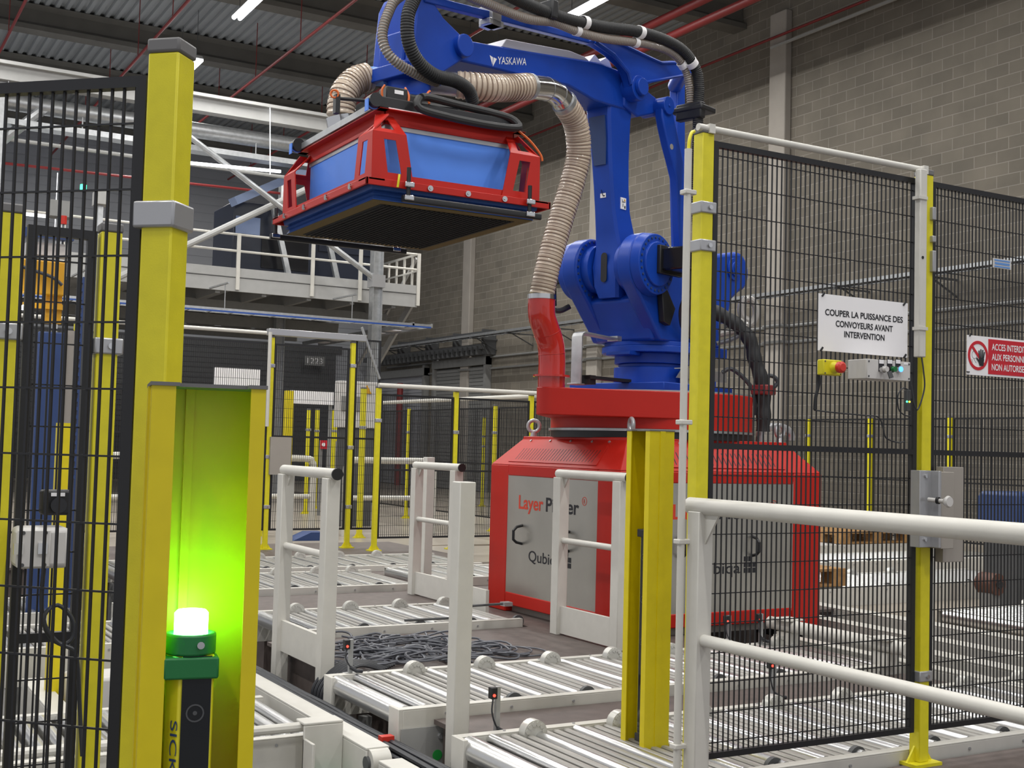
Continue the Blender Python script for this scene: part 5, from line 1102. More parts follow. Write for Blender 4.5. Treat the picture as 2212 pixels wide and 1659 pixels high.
# ================================================================ blue robot
ro = thing('industrial_robot', 'large blue four axis palletizing robot arm on the red base', 'robot', (RB.x, RB.y, 1.596), RZ)
rz0 = 1.596
def R(name, mb, m='blue', bevel=0.0, par=None, label=None):
    mb.v = [(p[0], p[1], p[2]-rz0) for p in mb.v]; return obj(name, mb, m, par or ro, local=True, bevel=bevel, label=label)
mb = MB(); mb.box(-0.42, 0.42, -0.40, 0.40, 1.596, 1.655); R('base_plate', mb, bevel=0.006)
mb = MB(); mb.cyl((0, 0, 1.655), (0, 0, 1.775), 0.265, n=48); mb.cyl((0, 0, 1.775), (0, 0, 1.80), 0.235, n=48); mb.cyl((0, 0, 1.80), (0, 0, 1.87), 0.262, n=48); mb.box(-0.52, -0.1, -0.2, 0.2, 1.655, 1.78); R('base', mb, bevel=0.004)
mb = MB(); mb.cyl((0, 0, 1.87), (0, 0, 1.915), 0.352, n=56); mb.cyl((0, 0, 1.915), (0, 0, 1.945), 0.335, n=56); mb.box(-0.5, 0.0, -0.3, 0.3, 1.87, 1.94)
mb.box(0.28, 0.40, -0.10, 0.10, 1.845, 1.87); R('turntable', mb, bevel=0.004)
body = [(0.34, 1.94), (0.36, 2.02), (0.50, 2.20), (0.42, 2.27), (-0.32, 2.27), (-0.50, 2.10), (-0.46, 1.94)]
mb = MB(); mb.prism(body, -0.24, 0.24, 'xz'); R('turret', mb, bevel=0.02)
SS, SZ = 0.45, 2.43
cheek = [(0.30, 1.94), (0.36, 2.02), (0.60, 2.28)] + circle(SS, SZ, 0.215, 20, -0.72, PI*0.98) + [(-0.10, 2.34), (-0.42, 2.18), (-0.45, 1.94)]
mb = MB(); mb.prism(cheek, 0.17, 0.28, 'xz'); R('side_cheek', mb, bevel=0.015)
mb = MB(); mb.prism(cheek, -0.30, -0.17, 'xz'); R('side_cheek', mb, bevel=0.015)
for sg in (1, -1):
    mb = MB(); mb.cyl((SS, sg*0.28, SZ), (SS, sg*0.345, SZ), 0.212, 0.200, n=56); g = R('gear_cover', mb, bevel=0.004)
    mb = MB(); mb.cyl((SS, sg*0.345, SZ), (SS, sg*0.362, SZ), 0.150, 0.146, n=48); mb.cyl((SS, sg*0.11, SZ), (SS, sg*0.17, SZ), 0.165, n=40); R('gear_hub', mb, bevel=0.003)
    mb = MB()
    for k in range(26): a = 2*PI*k/26; mb.cyl((SS+0.176*math.cos(a), sg*0.345, SZ+0.176*math.sin(a)), (SS+0.176*math.cos(a), sg*0.352, SZ+0.176*math.sin(a)), 0.0085, n=8)
    if sg < 0:
        for k in range(26): a = 2*PI*k/26; mb.cyl((SS+0.190*math.cos(a), -0.17, SZ+0.190*math.sin(a)), (SS+0.190*math.cos(a), -0.163, SZ+0.190*math.sin(a)), 0.0085, n=8)
    R('cover_bolts', mb, 'mast_blue')
def motor_block(sg, s0, s1, z0, z1, t0, t1):
    mb = MB(); mb.box(s0, s1, sg*t0, sg*t1, z0, z1); m_ = R('servo_motor', mb, 'black_gloss', bevel=0.012)
    mb = MB(); mb.box(s0-0.02, s1+0.02, sg*t0, sg*(t0+0.03), z0-0.02, z1+0.02); R('motor_flange', mb, 'black', bevel=0.006)
    mb = MB(); mb.box(s0+0.02, s0+0.09, sg*(t1-0.0), sg*(t1+0.05), z1-0.08, z1-0.02); mb.cyl((s0+0.05, sg*t1, z0+0.03), (s0+0.0, sg*(t1+0.03), z0-0.12), 0.022, n=10); R('motor_connector', mb, 'black')
motor_block(1, 0.235, 0.455, 2.385, 2.535, 0.36, 0.60)
motor_block(-1, 0.36, 0.54, 2.34, 2.50, 0.36, 0.58)
mb = MB(); mb.box(0.30, 0.33, 0.602, 0.603, 2.46, 2.50); mb.box(0.42, 0.45, 0.602, 0.603, 2.500, 2.505); R('motor_label', mb, 'sign_white')
for k in range(4):
    mb = MB(); mb.tube(spline([(0.28+0.02*k, 0.52, 2.39), (0.22+0.03*k, 0.50, 2.28), (0.15+0.03*k, 0.40, 2.14), (0.05+0.02*k, 0.34, 2.02), (-0.1, 0.30, 1.97)], 0.02), 0.016, 8); R('motor_cable', mb, 'cable')
mb = MB(); mb.tube(spline([(0.50, -0.56, 2.36), (0.56, -0.52, 2.24), (0.50, -0.46, 2.16), (0.42, -0.40, 2.2)], 0.02), 0.02, 8); R('motor_cable', mb, 'cable')
mb = MB(); mb.prism([(0.36, 2.26), (0.30, 2.28), (0.20, 2.16), (0.26, 2.04), (0.33, 2.06)], 0.285, 0.33, 'xz'); R('cable_clip', mb, 'black', bevel=0.006)
# lower arm
secs = []
for z, sb, sf, tw in ((2.22, 0.34, 0.53, 0.085), (2.30, 0.30, 0.56, 0.105), (2.43, 0.27, 0.57, 0.115), (2.56, 0.30, 0.545, 0.108), (2.66, 0.355, 0.565, 0.096), (2.80, 0.395, 0.59, 0.087), (2.97, 0.412, 0.615, 0.084), (3.15, 0.42, 0.64, 0.086), (3.27, 0.425, 0.655, 0.092), (3.42, 0.43, 0.68, 0.10), (3.55, 0.42, 0.69, 0.11), (3.68, 0.41, 0.64, 0.11)):
    b = 0.018; secs.append([(sb, -tw+b, z), (sb+b, -tw, z), (sf-b, -tw, z), (sf, -tw+b, z), (sf, tw-b, z), (sf-b, tw, z), (sb+b, tw, z), (sb, tw-b, z)])
mb = MB(); mb.loft(secs); la = R('lower_arm', mb)
mb = MB(); mb.prism(rrect(0.0, 2.42, 0.05, 0.20, 0.024), 0.571, 0.575, 'yz'); R('slot_shade_plate', mb, 'black')  # raised black plate, dark of an uncut slot put into its colour
mb = MB(); mb.add([(0.648, -0.055, 3.12), (0.648, 0.055, 3.12), (0.680, 0.065, 3.36), (0.702, 0.06, 3.50), (0.702, -0.06, 3.50), (0.680, -0.065, 3.36)], [(0, 1, 2, 3, 4, 5)]); mb.add([(0.60, 0, 3.3)]*3, [(0, 1, 2)]); 
mb = MB(); mb.loft([[(0.640, -0.05, 3.10), (0.640, 0.05, 3.10), (0.645, 0.05, 3.10), (0.645, -0.05, 3.10)], [(0.655, -0.062, 3.27), (0.655, 0.062, 3.27), (0.668, 0.062, 3.27), (0.668, -0.062, 3.27)], [(0.68, -0.066, 3.42), (0.68, 0.066, 3.42), (0.692, 0.066, 3.42), (0.692, -0.066, 3.42)]]); R('arm_scoop', mb, 'mast_blue')
def decal(face, s_or_t, z, w_, h_):
    mb = MB(); ink = MB()
    if face == 'side':
        tt = 0.0885; mb.box(s_or_t-w_/2, s_or_t+w_/2, tt-0.004, tt+0.003, z-h_/2, z+h_/2); d = R('warning_label', mb, 'sign_white')
        y = tt+0.0034; ink.bar((s_or_t+w_*0.3, y, z+h_*0.10), (s_or_t-w_*0.35, y, z+h_*0.16), 0.0005, 0.005, (0, 0, 1)); ink.bar((s_or_t+w_*0.3, y, z+h_*0.32), (s_or_t+w_*0.05, y, z+h_*0.1), 0.0005, 0.005, (0, 0, 1)); ink.box(s_or_t-w_*0.38, s_or_t-w_*0.15, y-0.0004, y+0.0004, z-h_*0.42, z-h_*0.18); ink.box(s_or_t+w_*0.05, s_or_t+w_*0.15, y-0.0004, y+0.0004, z-h_*0.3, z)
        R('label_print', ink, 'ink')
        tr = MB(); tr.prism([(s_or_t-w_*0.05, z+h_*0.22), (s_or_t-w_*0.38, z+h_*0.22), (s_or_t-w_*0.22, z+h_*0.44)], y-0.0004, y+0.0005, 'xz'); R('label_triangle', tr, 'orange')
    else:
        sx = 0.601; mb.box(sx, sx+0.006, s_or_t-w_/2, s_or_t+w_/2, z-h_/2, z+h_/2); R('warning_label', mb, 'sign_white')
        x = sx+0.0064; ink.bar((x, s_or_t-w_*0.3, z+h_*0.2), (x, s_or_t+w_*0.05, z-h_*0.35), 0.014, 0.0006, (0, 1, 0.3)); ink.box(x-0.0004, x+0.0004, s_or_t+0.0, s_or_t+w_*0.35, z-h_*0.4, z-h_*0.3); ink.box(x-0.0004, x+0.0004, s_or_t+0.1*w_, s_or_t+w_*0.25, z-h_*0.1, z+h_*0.35); R('label_print', ink, 'ink')
decal('side', 0.492, 2.855, 0.058, 0.078); decal('front', 0.005, 2.925, 0.046, 0.078)
# upper arm
ua = [(2.12, 3.54), (1.90, 3.57), (1.52, 3.625), (1.00, 3.705), (0.80, 3.735), (0.60, 3.735), (0.44, 3.71), (0.34, 3.64), (0.36, 3.55), (0.46, 3.49), (0.70, 3.475), (0.86, 3.47), (1.13, 3.505), (1.48, 3.465), (1.86, 3.435), (2.12, 3.41)]
mb = MB(); mb.prism(ua, -0.115, 0.115, 'xz'); arm = R('upper_arm', mb, bevel=0.012)
mb = MB(); mb.prism([(1.74, 3.598), (1.70, 3.655), (1.45, 3.690), (1.10, 3.740), (0.95, 3.740), (0.90, 3.725), (1.5, 3.625)], -0.085, 0.095, 'xz'); R('cover_plate', mb, 'sheet_white', bevel=0.004)
mb = MB(); mb.prism([(0.86, 3.735), (0.80, 3.80), (0.74, 3.77), (0.66, 3.82), (0.60, 3.74)], -0.05, 0.06, 'xz'); R('bracket_plate', mb, 'sheet_white')
tx = L_(1075, 138, 0.1165); t2_ = L_(1137, 141, 0.1165); rv = (t2_-tx)
lettering('YASKAWA', rv.length, 0.046, 'sign_white', ro, (tx.x, 0.1155, tx.z-rz0), (rv.x, 0, rv.z), (0, 0, 1), bold=0.004, local=True, thick=0.001)
mb = MB(); a_ = L_(1058, 119, 0.117); dn = a_.z
mb.prism([(a_.x, dn), (a_.x-0.028, dn-0.006), (a_.x-0.026, dn-0.052)], 0.1155, 0.1168, 'xz'); mb.prism([(a_.x-0.034, dn-0.005), (a_.x-0.062, dn-0.007), (a_.x-0.030, dn-0.060)], 0.1155, 0.1168, 'xz'); R('logo_mark', mb, 'sign_white')
mb = MB(); mb.cyl((0.50, -0.2, 3.62), (0.50, 0.215, 3.62), 0.085, n=32); R('elbow_axle', mb, bevel=0.004)
mb = MB(); mb.cyl((0.50, 0.215, 3.625), (0.50, 0.245, 3.625), 0.058, n=32); R('elbow_pin', mb, bevel=0.004)
lever = circle(0.175, 3.575, 0.058, 16, PI*0.55, PI*1.75) + [(0.40, 3.46), (0.56, 3.50), (0.56, 3.72), (0.42, 3.72), (0.30, 3.665)]
mb = MB(); mb.prism(lever, 0.0, 0.13, 'xz'); R('rear_lever', mb, bevel=0.012)
mb = MB(); mb.cyl((0.17, 0.10, 3.575), (0.17, 0.225, 3.575), 0.062, n=32); mb.cyl((0.17, 0.225, 3.575), (0.17, 0.232, 3.575), 0.012, n=12); R('lever_pin', mb, bevel=0.004)
# triangular wrist link beside the elbow
tri = [(1.02, 3.80), (0.98, 3.85), (0.88, 3.87), (0.74, 3.875), (0.55, 3.875), (0.34, 3.865), (0.24, 3.865), (0.12, 3.90), (-0.02, 3.945), (-0.10, 3.945), (-0.15, 3.91), (-0.13, 3.86), (-0.04, 3.835), (0.10, 3.785), (0.30, 3.715), (0.40, 3.665), (0.42, 3.60), (0.50, 3.555), (0.575, 3.585), (0.60, 3.66), (0.66, 3.73), (0.80, 3.775), (0.90, 3.79)]
mb = MB(); mb.prism(tri, 0.13, 0.20, 'xz'); R('triangle_link', mb, bevel=0.012)
mb = MB()
mb.tube([(0.98, 0.20, 3.845), (0.74, 0.20, 3.868), (0.34, 0.20, 3.858), (0.24, 0.20, 3.858), (0.12, 0.20, 3.892), (-0.08, 0.20, 3.938)], 0.012, 8); mb.tube([(0.98, 0.20, 3.81), (0.78, 0.20, 3.775), (0.62, 0.20, 3.70), (0.58, 0.20, 3.63)], 0.016, 8); mb.tube([(0.42, 0.2, 3.68), (0.3, 0.2, 3.722), (0.1, 0.2, 3.793), (-0.04, 0.2, 3.842)], 0.010, 8); R('link_ribs', mb)
# parallel rod behind the lower arm
rod = [(0.225, 3.60), (0.225, 3.50), (0.20, 3.43), (0.145, 3.31), (0.085, 3.20), (0.035, 3.10), (0.015, 2.96), (0.00, 2.80), (-0.02, 2.66), (-0.05, 2.52), (-0.20, 2.46), (-0.22, 2.56), (-0.135, 2.70), (-0.115, 2.9), (-0.10, 3.05), (-0.045, 3.22), (0.04, 3.42), (0.10, 3.56), (0.12, 3.62)]
mb = MB(); mb.prism(rod, 0.14, 0.205, 'xz'); R('parallel_rod', mb, bevel=0.010)
mb = MB(); hp = L_(1451, 317, 0.206); mb.cyl((hp.x, 0.204, hp.z), (hp.x, 0.2065, hp.z), 0.020, n=20); R('rod_hole', mb, 'column')
mb = MB(); mb.prism([(-0.43, 3.98), (-0.44, 3.40), (-0.50, 2.60), (-0.62, 2.58), (-0.56, 3.40), (-0.54, 3.98), (-0.49, 4.02)], -0.20, -0.13, 'xz'); R('leveling_rod', mb, bevel=0.01)
mb = MB(); mb.cyl((-0.09, 0.16, 3.90), (-0.45, -0.16, 3.93), 0.055, n=16); R('link_shaft', mb)
# top rod to the wrist
A_, B_ = L_(1280, 91, 0.15), Vector((2.46, 0.15, 3.665))
mb = MB(); mb.bar(A_, (B_.x, B_.y, B_.z), 0.05, 0.045); R('top_rod', mb, bevel=0.006)
mb = MB(); mb.box(1.86, 1.94, 0.09, 0.20, 3.66, 3.78); mb.box(1.84, 1.96, 0.12, 0.20, 3.66, 3.695); R('rod_clamp', mb, 'clamp', bevel=0.004)
# rear counter lever seen behind the fence post
cl = circle(-1.06, 2.59, 0.155, 20, PI*0.42, PI*1.5) + [(-0.97, 2.36), (-0.93, 2.18), (-0.78, 2.16), (-0.30, 2.22), (0.2, 2.3), (0.2, 2.5), (-0.4, 2.62)]
mb = MB(); mb.prism(cl, -0.16, 0.04, 'xz'); R('counter_lever', mb, bevel=0.03)
mb = MB(); mb.cyl((-0.98, 0.04, 2.60), (-0.98, 0.055, 2.60), 0.085, n=28); mb.cyl((-0.98, 0.055, 2.60), (-0.98, 0.07, 2.60), 0.055, n=24); mb.cyl((-0.98, 0.07, 2.60), (-0.98, 0.08, 2.60), 0.03, n=20); R('lever_boss', mb, bevel=0.003)
# wrist head
hd = [(2.535, 3.26), (2.52, 3.45), (2.50, 3.64), (2.46, 3.72), (2.40, 3.68), (2.30, 3.60), (2.17, 3.545), (2.08, 3.50), (2.10, 3.43), (2.26, 3.31), (2.33, 3.26)]
mb = MB(); mb.prism(hd, 0.10, 0.165, 'xz'); mb.prism(hd, -0.165, -0.10, 'xz'); mb.box(2.36, 2.54, -0.10, 0.10, 3.26, 3.48); mb.box(2.44, 2.50, -0.10, 0.10, 3.48, 3.70); R('wrist_head', mb, bevel=0.01)
mb = MB(); mb.cyl((2.15, -0.17, 3.475), (2.15, 0.20, 3.475), 0.066, n=32); R('wrist_pin', mb, bevel=0.006)
mb = MB(); mb.cyl((2.40, 0, 3.14), (2.40, 0, 3.27), 0.125, n=36); mb.cyl((2.40, 0, 3.115), (2.40, 0, 3.14), 0.15, n=36); mb.box(2.28, 2.56, -0.14, 0.14, 3.22, 3.30); R('flange', mb, bevel=0.006)
# steel brackets on the base
mb = MB(); q = [(0.86, 1.62), (0.86, 1.93), (0.845, 1.955), (0.82, 1.965), (0.45, 1.95)]
for i in range(4): mb.bar((q[i][0], 0.02, q[i][1]), (q[i+1][0], 0.02, q[i+1][1]), 0.085, 0.012, (0, 1, 0)) if False else None
out = q; inn = [(0.848, 1.62), (0.848, 1.925), (0.836, 1.943), (0.818, 1.951), (0.45, 1.938)]
mb.prism(out + inn[::-1], -0.03, 0.055, 'xz'); mb.box(0.80, 0.9, -0.03, 0.055, 1.615, 1.625); mb.box(0.43, 0.48, -0.03, 0.055, 1.93, 1.965); R('steel_strap', mb, 'galv', bevel=0.002)
mb = MB(); mb.box(0.40, 0.82, 0.05, 0.12, 1.655, 1.675); mb.box(0.76, 0.82, 0.03, 0.10, 1.62, 1.68); R('strap_rail', mb, 'black')
mb = MB(); mb.prism([(0.20, 1.695), (0.13, 1.765), (-0.42, 1.765), (-0.42, 1.695)], 0.34, 0.35, 'xz'); mb.box(-0.42, 0.13, 0.28, 0.345, 1.76, 1.768); mb.box(0.02, 0.05, 0.30, 0.34, 1.615, 1.70); R('cable_plate', mb, 'galv')
# cable hoses on the robot: black ribbed hose and clear spiral hose
ch = thing('cable_hose', 'thick black ribbed cable hose arching over the robot arm', 'hose', (RB.x, RB.y, rz0), RZ)
BP = [Vector((-0.02, 0.36, 2.6)), Vector((0.03, 0.36, 3.0)), L_(1507, 300, 0.36), L_(1508, 235, 0.36), L_(1510, 190, 0.36), L_(1503, 150, 0.35), L_(1478, 112, 0.34), L_(1435, 86, 0.33), L_(1375, 68, 0.32), L_(1300, 58, 0.30), L_(1220, 40, 0.29), L_(1150, 14, 0.28), Vector((1.95, 0.29, 3.82)), Vector((2.3, 0.31, 3.84)), Vector((2.55, 0.33, 3.78)), L_(890, 8, 0.34), L_(880, 50, 0.34), L_(884, 95, 0.33), L_(905, 135, 0.32), L_(940, 163, 0.32), L_(985, 176, 0.31), L_(1012, 195, 0.28), L_(1022, 222, 0.25)]
mb = corrugated(BP, 0.036, 0.014, 0.05, 14); lo_obj('ribbed_hose', mb, 'rubber', ch, dzz=rz0)
mb = MB()
p = L_(1187, 22, 0.28); mb.box(p.x-0.03, p.x+0.03, 0.20, p.y+0.05, p.z-0.06, p.z+0.055); lo_obj('hose_bracket', mb, 'black', ch, dzz=rz0, bevel=0.01); mb = MB()
p = L_(1506, 238, 0.36); mb.box(p.x-0.03, p.x+0.03, 0.20, p.y+0.05, p.z-0.06, p.z+0.055)
p = L_(1500, 240, 0.3); mb.box(p.x-0.09, p.x+0.09, 0.16, 0.42, p.z-0.02, p.z+0.02); lo_obj('hose_bracket', mb, 'black', ch, dzz=rz0, bevel=0.01)
cl_ = thing('clear_hose', 'clear spiral hose running beside the black cable hose', 'hose', (RB.x, RB.y, rz0), RZ)
CPt = [L_(1492, 232, 0.30), L_(1489, 190, 0.30), L_(1482, 155, 0.30), L_(1466, 127, 0.30), L_(1440, 108, 0.30), L_(1400, 96, 0.30), L_(1360, 90, 0.30), L_(1300, 82, 0.29), L_(1245, 67, 0.28), L_(1195, 48, 0.27), Vector((1.72, 0.26, 3.74)), Vector((2.1, 0.24, 3.74)), Vector((2.45, 0.22, 3.74)), L_(862, -6, 0.2), L_(838, 30, 0.2), L_(826, 75, 0.2), L_(836, 112, 0.22), L_(864, 140, 0.24), L_(905, 162, 0.26), L_(945, 178, 0.24)]
mb = corrugated(CPt, 0.0255, 0.016, 0.09, 12); lo_obj('spiral_hose', mb, 'hose_clear', cl_, dzz=rz0)
mb = coil(CPt, 0.0268, 0.016, 0.0024, 14); lo_obj('hose_wire', mb, 'hose_wire', cl_, dzz=rz0)
for k, ((bx, by, bt), (cx_, cy_, ct), lab) in enumerate((((1262, 49, 0.295), (1246, 67, 0.28), 'white strap binding both hoses, leftmost of three'), ((1382, 70, 0.32), (1372, 92, 0.30), 'white strap binding both hoses, middle of three'), ((1494, 136, 0.35), (1474, 140, 0.30), 'white strap binding both hoses, at the bend near the top right'))):
    P, Q = L_(bx, by, bt), L_(cx_, cy_, ct); st_ = thing('hose_strap', lab, 'strap', RB + RD*P.x + RN*P.y + Vector((0, 0, P.z)), RZ, 'white hose straps')
    dirn = (L_(bx+8, by+(2, 3, 12)[k], bt)-L_(bx-8, by-(2, 3, 12)[k], bt)).normalized(); mb = MB()
    mb.ring(P-dirn*0.022-P, dirn, 0.0385, 0.0425, 0.044, 24); mb.ring(Q-dirn*0.022-P, dirn, 0.0285, 0.0320, 0.044, 20); obj('strap_band', mb, 'sign_white', st_, local=True)
mb = MB()
# rear cables of the robot base
rc = thing('rear_cables', 'thick black cable loom rising behind the robot base', 'cables', (RB.x, RB.y, ZT+0.02), RZ)
def Q_(x, y, dd=0.0):
    """photo pixel -> robot frame, on the upright plane through the robot axis that faces the camera"""
    d = ray(x, y); k = ((RB-CP).dot(fw)+dd)/d.dot(fw); P = CP+d*k
    return Vector(((P-RB).dot(RD), (P-RB).dot(RN), P.z))
rp_ = [Q_(1540, 672), Q_(1575, 690), Q_(1605, 715), Q_(1622, 740), Q_(1630, 775), Q_(1643, 815), Q_(1649, 850), Q_(1650, 890), Q_(1648, 934)]
mb = MB(); mb.tube(spline(rp_, 0.02), lambda i: 0.050+0.004*math.sin(i*0.9), 12); lo_obj('cable_loom', mb, 'rubber', rc, dzz=ZT+0.02)
mb = MB(); p = Q_(1649, 838); mb.box(p.x-0.065, p.x+0.065, p.y-0.065, p.y+0.065, p.z-0.05, p.z+0.02); lo_obj('loom_clamp', mb, 'pipe_red', rc, dzz=ZT+0.02, bevel=0.01)
for k, pts in enumerate(([Q_(1560, 805), Q_(1580, 797), Q_(1610, 820), Q_(1628, 850), Q_(1632, 900)], [Q_(1548, 742), Q_(1575, 735), Q_(1598, 722), Q_(1590, 700), Q_(1560, 706)], [Q_(1640, 815), Q_(1668, 812), Q_(1680, 826), Q_(1670, 838)])):
    mb = MB(); mb.tube(spline(pts, 0.02), 0.015, 8); lo_obj('loose_cable', mb, 'cable' if k != 1 else 'cable_grey', rc, dzz=ZT+0.02)
mb = MB(); mb.tube(spline([Q_(1598, 690), Q_(1620, 702), Q_(1634, 680), Q_(1630, 655), Q_(1614, 645), Q_(1602, 660), Q_(1604, 684), Q_(1620, 698), Q_(1590, 712), Q_(1550, 722)], 0.02), 0.026, 10); lo_obj('grey_conduit', mb, 'hose_clear', rc, dzz=ZT+0.02)
mb = MB(); p = at(1672, 918, Y=6.62); mb.tube(spline([(p.x-0.13, 6.62, ZT+0.018), (p.x-0.12, 6.62, ZT+0.09), (p.x-0.06, 6.62, ZT+0.125), (p.x+0.08, 6.62, ZT+0.125), (p.x+0.15, 6.62, ZT+0.09), (p.x+0.16, 6.62, ZT+0.018)], 0.02), 0.030, 12); single('lifting_bow', mb, 'clamp', 'grey lifting bow on top of the red base at the right', 'bow')

# ================================================================ layer gripper hanging from the wrist
GX0, GX1, GY0, GY1 = 2.31, 3.37, 5.52, 6.92; GC = ((GX0+GX1)/2, (GY0+GY1)/2)
gr = thing('layer_gripper', 'red and blue vacuum layer gripper hanging from the robot wrist', 'gripper', (GC[0], GC[1], 2.42))
mb = MB()
for x0, x1, y0, y1 in ((GX0, GX1, GY0, GY0+0.012), (GX0, GX1, GY1-0.012, GY1), (GX0, GX0+0.012, GY0, GY1), (GX1-0.012, GX1, GY0, GY1)): mb.box(x0, x1, y0, y1, 2.470, 2.506)
for x0, x1, y0, y1 in ((GX0, GX1, GY0+0.012, GY0+0.10), (GX0, GX1, GY1-0.10, GY1-0.012), (GX0+0.012, GX0+0.10, GY0, GY1), (GX1-0.10, GX1-0.012, GY0, GY1)): mb.box(x0, x1, y0, y1, 2.494, 2.506)
rail_ = obj('bottom_rail', mb, 'red', gr, bevel=0.002)
mb = MB()
for x0, x1, y0, y1 in ((GX0+0.06, GX1-0.06, GY0+0.053, GY0+0.060), (GX0+0.06, GX1-0.06, GY1-0.060, GY1-0.053), (GX0+0.053, GX0+0.060, GY0+0.06, GY1-0.06), (GX1-0.060, GX1-0.053, GY0+0.06, GY1-0.06)): mb.box(x0, x1, y0, y1, 2.506, 2.548)
obj('inner_rail', mb, 'red', gr)
I0, I1 = 0.045, 0.15; ZB, ZK, ZU = 2.506, 2.752, 2.862
def corner_plates(cx, cy, sx, sy):
    """two folded plates with windows at one corner; sx, sy point inwards"""
    mb = MB()
    def quad(P, face, lean, outer, inner, d):
        pass
    for face in ('x', 'y'):                      # 'x': plate runs along x (faces +-y)
        def W(u, z, ins):
            return (cx+sx*u, cy+sy*ins, z) if face == 'x' else (cx+sx*ins, cy+sy*u, z)
        nr = (0, sy*0.006, 0) if face == 'x' else (sx*0.006, 0, 0)
        o = [W(I0, ZB, I0), W(0.275, ZB, I0), W(0.228, ZK, I0), W(I0+0.002, ZK, I0)]; i = [W(0.132, ZB+0.045, I0), W(0.208, ZB+0.045, I0), W(0.172, ZK-0.035, I0), W(0.106, ZK-0.035, I0)]
        mb.plate(o, i, nr)
        o = [W(I0+0.002, ZK, I0), W(0.228, ZK, I0), W(0.175, ZU, I1), W(I1, ZU, I1)]; o = [W(I0+0.002, ZK, I0), W(0.228, ZK, I0), W(0.20, ZU, I1), W(0.10, ZU, I1)]
        i = [W(0.100, ZK+0.022, I0+0.021), W(0.172, ZK+0.022, I0+0.021), W(0.160, ZU-0.025, I1-0.024), W(0.118, ZU-0.025, I1-0.024)]
        mb.plate(o, i, (0, sy*0.004, -0.004) if face == 'x' else (sx*0.004, 0, -0.004))
    o = [(cx+sx*I0, cy+sy*I0, ZK), (cx+sx*0.10, cy+sy*I1, ZU), (cx+sx*I1, cy+sy*0.10, ZU)]
    mb.add(o + [(p[0]+sx*0.004, p[1]+sy*0.004, p[2]-0.003) for p in o], [(0, 1, 2), (5, 4, 3), (0, 3, 4, 1), (1, 4, 5, 2), (2, 5, 3, 0)])
    obj('corner_post', mb, 'red', gr, smooth=False)
for cx, cy, sx, sy in ((GX0, GY0, 1, 1), (GX1, GY0, -1, 1), (GX0, GY1, 1, -1), (GX1, GY1, -1, -1)): corner_plates(cx, cy, sx, sy)
a = 0.15; mb = MB(); T0, T1 = 2.822, 2.892
for x0, x1, y0, y1 in ((GX0+a, GX1-a, GY0+a, GY0+a+0.008), (GX0+a, GX1-a, GY1-a-0.008, GY1-a), (GX0+a, GX0+a+0.008, GY0+a, GY1-a), (GX1-a-0.008, GX1-a, GY0+a, GY1-a)): mb.box(x0, x1, y0, y1, T0, T1)
b = 0.105
for x0, x1, y0, y1 in ((GX0+b, GX1-b, GY0+b, GY0+a+0.008), (GX0+b, GX1-b, GY1-a-0.008, GY1-b), (GX0+b, GX0+a+0.008, GY0+b, GY1-b), (GX1-a-0.008, GX1-b, GY0+b, GY1-b)): mb.box(x0, x1, y0, y1, T1-0.006, T1)
obj('top_ring', mb, 'red', gr, bevel=0.002)
mb = MB(); q = 0.162; mb.box(GX0+q, GX1-q, GY0+q, GY1-q, 2.46, 2.84); bp = obj('suction_box', mb, 'blue_panel', gr, bevel=0.01)
mb = MB(); q = 0.160
mb.box(GX0+q, GX1-q, GY0+q-0.002, GY0+q+0.001, 2.800, 2.822); mb.box(GX0+q-0.002, GX0+q+0.001, GY0+q, GY1-q, 2.800, 2.822); obj('edge_strip', mb, 'clamp', bp)
# folded blue curtain and suction plate below
mb = MB()
for k, (ins, z) in enumerate(((0.06, 2.470), (0.05, 2.455), (0.075, 2.445), (0.055, 2.432), (0.08, 2.424), (0.062, 2.412))):
    pass
def loop(ins, z): return [(GX0+ins, GY0+ins, z), (GX1-ins, GY0+ins, z), (GX1-ins, GY1-ins, z), (GX0+ins, GY1-ins, z)]
mb.loft([loop(0.05, 2.488), loop(0.055, 2.462), loop(0.075, 2.458), loop(0.058, 2.440), loop(0.08, 2.436), loop(0.066, 2.412)]); obj('blue_curtain', mb, 'blue_curtain', gr)
mb = MB(); mb.plate(loop(0.07, 2.408), loop(0.14, 2.408), (0, 0, 0.006)); obj('foam_frame', mb, 'foam', gr)
mb = MB(); mb.box(GX0+0.14, GX1-0.14, GY0+0.14, GY1-0.14, 2.406, 2.412)
k = 0.16
while k < 1.06-0.16: mb.box(GX0+k, GX0+k+0.008, GY0+0.14, GY1-0.14, 2.400, 2.407); k += 0.028
obj('suction_plate', mb, 'suction', gr, smooth=False)
